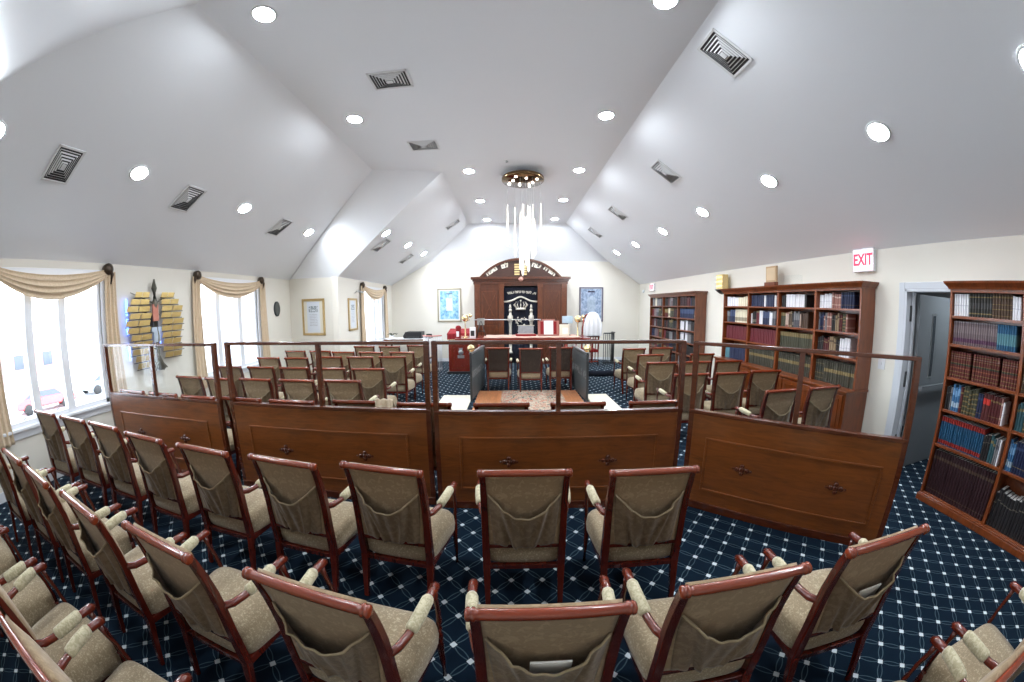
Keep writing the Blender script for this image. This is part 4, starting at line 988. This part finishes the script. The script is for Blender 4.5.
MB().tube([(0, 0, -.02), (.06, 0, .04), (.13, 0, .05), (.17, 0, .02)], .008, 8).build('arm', M['steel'], pl); MB().tube([(.17, -.13, .015), (.17, .13, .015)], .025, 12).build('shade', M['steel'], pl)
o = MB().lathe([(.0001, .05), (.10, .045), (.13, .03), (.135, 0)], (0, 0, 0), 'x', 28).build('wall_speaker', plain('grey_speaker_mesh', (.09, .095, .09, 1), .7, var=.1, nscale=60)); o.scale = (1, .72, 1.2); o.location = (XL, 7.3, 1.89)
tag(o, 'dark grey oval speaker on the wall between window and wall step', 'speaker')
MB().lathe([(.134, 0), (.145, .0), (.145, .03), (.134, .035)], (0, 0, 0), 'x', 28, caps=False).build('rim', M['iron'], o)

# ------------------------------------------------------------------ gold tree-of-life plaque
tp = empty('memorial_plaque', (XL + .03, 4.03, 1.75), 0, 'gold leaf-plate tree plaque with blue backlight on the window wall', 'wall plaque')
def tree_trunk():
    t_ = MB()
    t_.tube([(.05, .05, -.72), (.05, .0, -.5), (.05, .03, -.2), (.05, -.01, .05), (.05, .01, .3), (.05, 0, .52), (.05, 0, .66)], [.07, .032, .03, .026, .05, .045, .012], 8)
    for y, z in ((-.13, -.70), (.16, -.71), (-.06, -.74), (.09, -.75)): t_.tube([(.05, .02, -.58), (.05, y * .6, -.66), (.045, y, z)], [.03, .02, .008], 6)
    for s in (-1, 1):
        for z in (-.35, -.1, .15, .35): t_.tube([(.04, 0, z - .06), (.03, s * .15, z), (.03, s * .42, z + .1)], [.016, .01, .005], 6)
    return t_
MB().box((-.03, -.05, -.12), (.05, .05, .12)).build('wall_mount', M['iron'], tp)
tree_trunk().build('trunk', plain('grey_green_metal', (.16, .15, .12, 1), .5, .4, var=.2), tp)
MB().box((.045, -.05, .02), (.075, .05, .28)).build('rose_panel', plain('rose_metal', (.55, .22, .16, 1), .4, .3), tp)
MB().box((.045, -.09, -.14), (.075, .09, -.07)).box((.045, -.06, -.30), (.075, .06, -.14)).build('emblem', plain('pale_metal', (.55, .65, .75, 1), .3, .4), tp)
rng = random.Random(5)
for rI in range(11):
    z = .42 - rI * .104; wrow = [.36, .44, .52, .50, .54, .52, .48, .46, .50, .44, .40][rI]
    MB().tube([(.066, -wrow - .02, z - .052), (.066, -.09, z - .046)], .006, 5).build('row_bracket', M['bronze'], tp)
    if rI < 10: MB().tube([(.066, .10, z - .046), (.066, wrow + .02, z - .052)], .006, 5).build('row_bracket', M['bronze'], tp)
    for s in (-1, 1):
        n = 2; inner_ = .10; wid = (wrow - inner_) / n
        if s > 0 and rI > 9: continue
        off = rng.uniform(-.02, .05)
        for k in range(n):
            y0 = s * (inner_ + off * .5 + wid * k); y1 = s * (inner_ + off * .5 + wid * (k + .94)); sk = .03
            p = [(y0, z - .04), (y1, z - .04), (y1 + sk, z + .04), (y0 + sk, z + .04)]
            MB().prism(p, .055, .062, 'x').build('leaf_plate', M['gold'], tp, .002)
        e_ = s * (inner_ + off * .5 + wrow - inner_)
for z0 in (-.52, -.16, .12): MB().box((.006, -.50, z0), (.02, -.47, z0 + .24)).build('led_strip', M['blueled'], tp)
MB().box((.006, .08, -.35), (.02, .10, -.10)).build('led_strip', M['blueled'], tp)

# ------------------------------------------------------------------ reading platform (rug, side panels) and reading table
MB().box((-.70, 5.2, 0), (1.40, 7.22, .02)).build('reading_platform', M['planks'])
tag(bpy.data.objects['reading_platform'], 'orange wood plank platform on the floor between the slate side panels', 'platform')
o = MB().box((-.20, 5.25, .02), (1.05, 7.20, .03)).build('rug', M['rug']); tag(o, 'floral patterned rug lying on the wooden reading platform', 'rug')
for x0, x1, lb in ((-1.40, -.80, 'on the window side'), (1.52, 1.98, 'on the bookcase side')):
    o = MB().box((x0, 5.4, 0), (x1, 6.82, .03)).build('floor_mat', M['cream'], None, .008); tag(o, 'cream floor mat beside the reading platform ' + lb, 'mat', 'cream floor mats')
for (xa, ya, xb, yb, bx, lb) in ((-.78, 6.47, -.64, 7.76, -.74, 'window side'), (1.46, 6.33, 1.42, 7.66, 1.42, 'bookcase side')):
    r = empty('platform_side_panel', (xa, ya, 0), 0, 'dark slate side panel with brass ball on the %s of the reading platform' % lb, 'side panel', 'slate side panels of the reading platform')
    dx, dy = xb - xa, yb - ya
    p = MB(); nn = Vector((dy, -dx, 0)).normalized() * .02
    A = [Vector((0, 0, .03)), Vector((dx, dy, .03)), Vector((dx, dy, .93)), Vector((0, 0, .93))]
    p.add([a + nn for a in A] + [a - nn for a in A], [(0, 1, 2, 3), (7, 6, 5, 4), (0, 1, 5, 4), (1, 2, 6, 5), (2, 3, 7, 6), (3, 0, 4, 7)]); p.build('panel', M['slate'], r)
    MB().bar((0, 0, .945), (dx, dy, .945), .06, .03).build('handrail', M['steel'], r)
    for q in (0, 1): MB().box((dx * q - .022, dy * q - .022, 0), (dx * q + .022, dy * q + .022, .96)).build('post', M['iron'], r)
    MB().sphere((.01 if 'window' in lb else -.01, 0.0, 1.045), .075, 18).build('ball_finial', M['brass'], r)
tbl = empty('reading_table', (.28, 8.3, 0), 0, 'wide open-legged mahogany reading table with a rose cloth before the ark', 'table')
MB().box((-1.6, -.42, 1.06), (1.6, .42, 1.10)).build('tabletop', M['redwood'], tbl, .006)
MB().box((-1.52, -.36, .96), (1.52, -.33, 1.06)).box((-1.52, .33, .96), (1.52, .36, 1.06)).build('apron', M['redwood'], tbl)
for x in (-1.03, 1.03):
    for y in (-.34, .34): MB().tube([(x, y, 0), (x, y, .5), (x, y, 1.06)], [.03, .04, .045], 8).build('leg', M['redwood'], tbl)
o = MB().grid(lambda u, v: (.50 + (u - .5) * 2.3, 8.30 + (v - .5) * .80, 1.108 + .003 * math.sin(u * 40)), 40, 10, True, (0, 0, .012)).build('tablecloth', M['pinkc']); tag(o, 'rose-coloured cloth spread over the reading table', 'tablecloth')
TZ = 1.122
def brass_lamp(x, y, z, label):
    r = empty('table_lamp', (x, y, 1.10), 0, label, 'lamp', 'brass ball lamps on the reading table'); h = z - 1.10
    MB().lathe([(.07, 0), (.07, .015), (.02, .03), (.012, h - .12), (.03, h - .09)], n=16).build('stand', M['brass'], r); MB().sphere((0, 0, h), .085, 18).build('globe', M['brass'], r)
    MB().sphere((.13, 0, h + .06), .045, 12).tube([(.01, 0, h - .08), (.10, 0, h - .06), (.13, 0, h + .02)], .01, 6).build('arm', M['brass'], r)
brass_lamp(-1.11, 8.2, 1.575, 'brass globe lamp at the window-side end of the reading table'); brass_lamp(1.63, 8.2, 1.535, 'brass globe lamp at the bookcase-side end of the reading table')
r = empty('book_rest_rail', (-.07, 8.45, 1.10), 0, 'thin steel rail spanning the back of the reading table', 'rail')
MB().tube([(-.86, 0, .42), (.82, 0, .42)], .012, 8).build('bar', M['steel'], r)
for x in (-.84, .80): MB().tube([(x, 0, .012), (x, 0, .42)], .009, 8).build('upright', M['steel'], r)
r = empty('framed_prayer_card', (.93, 8.32, TZ), 0, 'red wood framed prayer card with white centre standing on the reading table', 'picture frame'); r.rotation_euler = (R(-8), 0, 0)
MB().box((-.26, -.02, 0), (.26, .02, .37)).box((-.16, -.02, .37), (.16, .02, .41)).build('frame', plain('rose_wood_frame', (.34, .13, .10, 1), .4, var=.1), r, .006)
MB().box((-.20, -.026, .04), (.20, -.021, .35)).build('border', M['redv'], r); MB().box((-.115, -.03, .03), (.115, -.0265, .37)).build('card', M['whitec'], r)
r = empty('prayer_plaque', (.37, 8.32, TZ), 0, 'silver glass plaque on a red stand in the middle of the reading table', 'plaque')
MB().box((-.25, -.08, 0), (.25, .08, .045)).build('stand', M['redv'], r, .005)
pm = MB(); pm.box((-.19, -.012, .05), (.19, .012, .26)); q_ = pm.build('plate', plain('engraved_silver', (.40, .43, .47, 1), .3, .4, var=.35, nscale=14), r, .003)
MB().box((-.21, -.016, .045), (.21, .016, .06)).box((-.21, -.016, .25), (.21, .016, .265)).build('frame_edge', M['silver'], r)
r = empty('cream_folder', (1.32, 8.30, TZ), 0, 'cream folder propped upright beside the framed prayer card', 'folder'); MB().box((-.12, -.02, 0), (.12, .02, .28)).build('cover', M['cream'], r, .003); MB().box((-.05, -.024, .05), (.09, -.021, .2)).build('sheet', M['paper'], r)
r = empty('desk_calendar', (1.42, 8.46, TZ), 0, 'small pale blue picture on a dark stand at the table end', 'picture frame')
MB().tube([(0, 0, 0), (0, 0, .3)], .02, 8).lathe([(.08, 0), (.08, .015), (.02, .03)], n=14).build('stand', M['black'], r); MB().box((-.13, -.02, .30), (.13, .02, .48)).build('picture', plain('pale_blue_card', (.45, .58, .68, 1), .5, var=.25, nscale=9), r, .004)
r = empty('charity_box', (-.93, 8.22, 1.10), 0, 'white box with dark print beside the brass globe lamp', 'box'); MB().box((-.07, -.06, 0), (.07, .06, .25)).build('body', M['whitec'], r, .006); MB().box((-.045, -.063, .04), (.045, -.0605, .17)).build('print', M['grey'] if 'grey' in M else M['iron'], r)
r = empty('book_stand', (-.74, 8.26, 1.10), 0, 'black folding metal book stand leaning open on the reading table', 'book stand')
for a, b in (((-.10, -.05, 0), (0, .05, .44)), ((.14, -.05, 0), (0, .05, .44)), ((-.06, -.05, .15), (.10, -.03, .15)), ((-.10, .10, 0), (0, .05, .44))): MB().tube([a, b], .012, 6).build('strut', M['black'], r)
MB().box((-.09, .03, .30), (.09, .06, .46)).build('plate', M['steel'], r)
r = empty('goblet', (-1.27, 8.15, 1.10), 0, 'dark red lidded cup with white label at the table end', 'cup'); MB().lathe([(.055, 0), (.06, .02), (.06, .2), (.075, .24), (.05, .29), (.0001, .30)], n=18).build('body', M['redv'], r); MB().lathe([(.0612, .03), (.0612, .16)], n=18, a0=-2.4, a1=-1.2).build('label_band', M['whitec'], r)
# red lectern beside the table
r = empty('lectern', (-1.38, 9.45, 0), 0, 'red mahogany lectern cabinet with crest and red velvet cover', 'lectern')
MB().box((-.34, -.24, .06), (.34, .24, 1.08)).build('cabinet', M['redwood'], r, .006); MB().box((-.38, -.28, 0), (.38, .28, .07)).build('base', M['black'], r, .004)
MB().box((-.24, -.252, .16), (-.22, -.24, .98)).box((.22, -.252, .16), (.24, -.24, .98)).box((-.24, -.252, .96), (.24, -.24, .98)).box((-.24, -.252, .16), (.24, -.24, .18)).build('panel_molding', M['chair_rail'], r)
cr = MB().lathe([(.07, 0), (.06, -.008), (.0001, -.01)], (0, -.24, .60), 'y', 16).box((-.09, -.25, .44), (.09, -.24, .52)).box((-.05, -.25, .67), (.05, -.24, .72)); cr.build('crest', M['steel'], r)
MB().grid(lambda u, v: ((u - .5) * .74, -.29 + .58 * v, 1.085 + .09 * v), 12, 8, True, (0, 0, .02)).build('sloped_top', M['redwood'], r)
def vel(u, v):
    x = (u - .5) * .72
    if v < .35: return (x, -.305 + .008 * math.sin(u * 50), 1.12 - .17 * (1 - v / .35) + .0)
    q = (v - .35) / .65; return (x, -.30 + .55 * q, 1.12 + .10 * q)
MB().grid(vel, 50, 20, True, (0, -.004, .01)).build('velvet_cover', M['redv'], r)
MB().lathe([(.045, 0), (.045, -.01), (.0001, -.012)], (.0, -.312, 1.04), 'y', 14).build('gold_ornament', M['brass'], r)
MB().tube([(-.36 + .012 * i, -.312, .955 + .012 * (i % 2)) for i in range(61)], .006, 5).build('fringe', M['goldp'], r)
# round dais with the draped chair and the railing
o = MB().lathe([(.0001, .15), (1.0, .15), (1.02, .14), (1.02, 0)], (2.42, 9.72, 0), n=48).build('round_dais', M['carpet']); tag(o, 'low round carpeted dais beside the ark on the bookcase side', 'dais')
MB().lathe([(1.022, .0), (1.026, .0), (1.026, .14), (1.0, .152)], (2.42, 9.72, 0), n=48, caps=False).build('dark_edge', M['navyv'], o)
r = empty('high_back_chair', (2.22, 9.75, .15), R(8), 'mahogany high-back chair with slatted sides standing on the round dais', 'chair')
for x in (-.25, .25):
    MB().tube([(x, -.25, 0), (x, -.24, .45), (x, -.28, 1.1), (x * .85, -.30, 1.38)], [.02, .025, .025, .022], 6).build('leg', M['redwood'], r); MB().tube([(x, .25, 0), (x, .25, .45), (x, .25, .7)], .022, 6).build('leg', M['redwood'], r)
    MB().tube([(x, -.25, .72), (x, 0, .73), (x, .27, .70)], .022, 8).build('arm', M['redwood'], r)
MB().box((-.27, -.25, .38), (.27, .27, .46)).build('seat', M['redv'], r, .02)
MB().tube([(-.215, -.30, 1.36), (-.15, -.30, 1.46), (0, -.30, 1.50), (.15, -.30, 1.46), (.215, -.30, 1.36)], .025, 8).build('crest_rail', M['redwood'], r)
for x in (-.15, -.075, 0, .075, .15): MB().bar((x, -.26, .12), (x, -.28, .84), .02, .015).build('slat', M['redwood'], r)
MB().bar((-.25, -.25, .84), (.25, -.25, .84), .03, .04).bar((-.25, -.25, .12), (.25, -.25, .12), .03, .03).build('back_frame', M['redwood'], r)
cr_, sr_ = math.cos(R(8)), math.sin(R(8))
def drape(u, v):
    w = .15 + .11 * min(1, v * 2.2); x = (u - .5) * 2 * w + .02; y = -.345 - .03 * math.sin(v * 3) + .010 * math.sin(u * 24); z = 1.54 - .68 * v - .06 * (2 * u - 1) ** 2 * (1 - v)
    return (x, y, z)
o = MB().grid(drape, 26, 20, True, (0, .06, 0)).build('draped_cloth', M['whitec']); o.location = (2.24, 9.75, .15); o.rotation_euler = (0, 0, R(8)); tag(o, 'white prayer shawl draped over the tall mahogany chair back', 'cloth')
def railing(cx_, cy_, z0, z1, ang0, ang1, rad, label, bal, top):
    r = empty('curved_railing', (cx_, cy_, z0), 0, label, 'railing'); n = 12
    P = [(rad * math.cos(ang0 + (ang1 - ang0) * i / n), rad * math.sin(ang0 + (ang1 - ang0) * i / n)) for i in range(n + 1)]
    MB().tube([(a, b, z1 - z0) for a, b in P], .035, 8, True, .018).build('handrail', top, r)
    MB().tube([(a, b, .06) for a, b in P], .015, 6).build('bottom_rail', bal, r)
    for a, b in P: MB().tube([(a, b, 0), (a, b, z1 - z0)], .011, 6).build('baluster', bal, r)
railing(2.75, 10.0, .15, 1.07, R(-100), R(20), .34, 'dark curved iron railing on the round dais', M['iron'], M['black'])
railing(-2.30, 9.9, 0, 1.02, R(-160), R(-20), .28, 'pale curved railing with rose cap beside the red lectern', M['white'], plain('rose_cap', (.62, .25, .22, 1), .6))
# side table in the corner
r = empty('side_table', (-3.22, 10.35, 0), 0, 'cloth-covered side table in the window-side corner by the ark wall', 'table')
MB().box((-.66, -.30, .85), (.66, .30, .885)).build('tabletop', M['partition'], r, .004)
for x in (-.6, .6):
    for y in (-.25, .25): MB().box((x - .025, y - .025, 0), (x + .025, y + .025, .85)).build('leg', M['partition_dark'], r)
o = MB().grid(lambda u, v: (-3.22 + (u - .5) * 1.36, 10.35 + (v - .5) * .64, .892 + .004 * math.sin(u * 30)), 30, 8, True, (0, 0, .006)).build('tablecloth', M['whitec']); tag(o, 'white cloth on the corner side table', 'tablecloth')
r = empty('printer', (-3.0, 10.35, .905), 0, 'black printer-like box on the corner side table', 'printer'); MB().prism([(-.28, 0), (.28, 0), (.28, .20), (-.22, .20), (-.30, .08)], -.2, .2, 'y').build('body', M['black'], r, .01); MB().box((-.2, -.23, .03), (.2, -.2, .05)).build('paper_tray', M['iron'], r)
r = empty('laptop', (-2.62, 10.3, .905), 0, 'dark open tablet computer at the end of the corner side table', 'laptop'); MB().box((-.05, -.14, 0), (.20, .10, .02)).build('keyboard', M['iron'], r); MB().prism([(-.04, .02), (.20, .02), (.16, .12), (0, .12)], .09, .11, 'y').build('screen', M['black'], r)
r = empty('potted_plant', (-3.70, 10.3, .905), 0, 'small dark leafy plant on the corner side table', 'plant'); MB().lathe([(.05, 0), (.07, .08), (.065, .08)], n=14).build('pot', M['white'], r)
lf_ = MB(); rr_ = random.Random(2)
for k in range(16):
    a = rr_.uniform(0, 2 * PI); L_ = rr_.uniform(.1, .2); lf_.tube([(0, 0, .07), (L_ * .5 * math.cos(a), L_ * .5 * math.sin(a), .15), (L_ * math.cos(a), L_ * math.sin(a), .10 + rr_.uniform(0, .06))], [.004, .018, .002], 5, True, .004)
lf_.build('leaves', plain('dark_leaf', (.05, .07, .035, 1), .5, var=.2), r)

# ------------------------------------------------------------------ outside the windows (upper storey view over snow)
mb = MB().box((-120, -60, -3.6), (XL - .6, 90, -3.5)); struct(mb, 'ground', M['snow'])
mb = MB().box((-34, -60, -3.5), (-27, 90, -3.48)); struct(mb, 'road', M['asphalt'])
def car(x, y, rz, paint, label):
    r = empty('car', (x, y, -3.48), rz, label, 'car')
    MB().prism([(-2.2, .35), (2.2, .35), (2.25, .75), (1.3, .9), (.7, 1.4), (-1.1, 1.42), (-1.8, .98), (-2.25, .85)], -.88, .88, 'y').build('body', paint, r, .08)
    MB().prism([(1.2, .92), (.68, 1.34), (-1.05, 1.36), (-1.65, .98)], -.89, .89, 'y').build('window_glass', M['carglass'], r, .02)
    for a in (-1.4, 1.4):
        for b in (-.85, .85): MB().lathe([(.0001, -.11), (.33, -.11), (.35, 0), (.33, .11), (.0001, .11)], (a, b, .33), 'y', 18).build('wheel', M['tyre'], r)
car(-29.5, 11.5, R(80), M['redcar'], 'red car parked in the snow outside the wide window'); car(-31, 17.5, R(95), M['greycar'], 'dark grey car on the snowy road outside the wide window')
def house(x, y, w, d, h, label, mat):
    r = empty('house', (x, y, -3.5), 0, label, 'building'); MB().box((-w / 2, -d / 2, 0), (w / 2, d / 2, h)).build('wall', mat, r)
    MB().prism([(-d / 2 - .4, h), (d / 2 + .4, h), (0, h + 2.4)], -w / 2 - .3, w / 2 + .3, 'x').build('roof', M['roof'], r)
    for yy in (-d * .3, 0, d * .3): MB().box((w / 2, yy - .6, 1.2), (w / 2 + .06, yy + .6, 2.6)).build('window', M['carglass'], r)
house(-52, 16, 9, 12, 3.2, 'low brick house across the snowy road, behind the cars', M['brick']); house(-56, 42, 9, 14, 3.4, 'pale house farther along the snowy road', M['white'])

# ------------------------------------------------------------------ light from outside
w = bpy.data.worlds.new('overcast_sky'); sc.world = w; w.use_nodes = True
bg = w.node_tree.nodes['Background']; bg.inputs[0].default_value = (.84, .91, 1, 1); bg.inputs[1].default_value = 1.3

sc.view_settings.view_transform = 'Standard'; sc.view_settings.look = 'None'; sc.view_settings.gamma = 1; sc.view_settings.use_curve_mapping = False
sc.view_settings.exposure = 3.45
sc.cycles.use_denoising = True
sc.cycles.max_bounces = 8; sc.cycles.diffuse_bounces = 5; sc.cycles.glossy_bounces = 3; sc.cycles.transparent_max_bounces = 16; sc.cycles.caustics_reflective = False; sc.cycles.caustics_refractive = False
sc.cycles.sample_clamp_indirect = 6
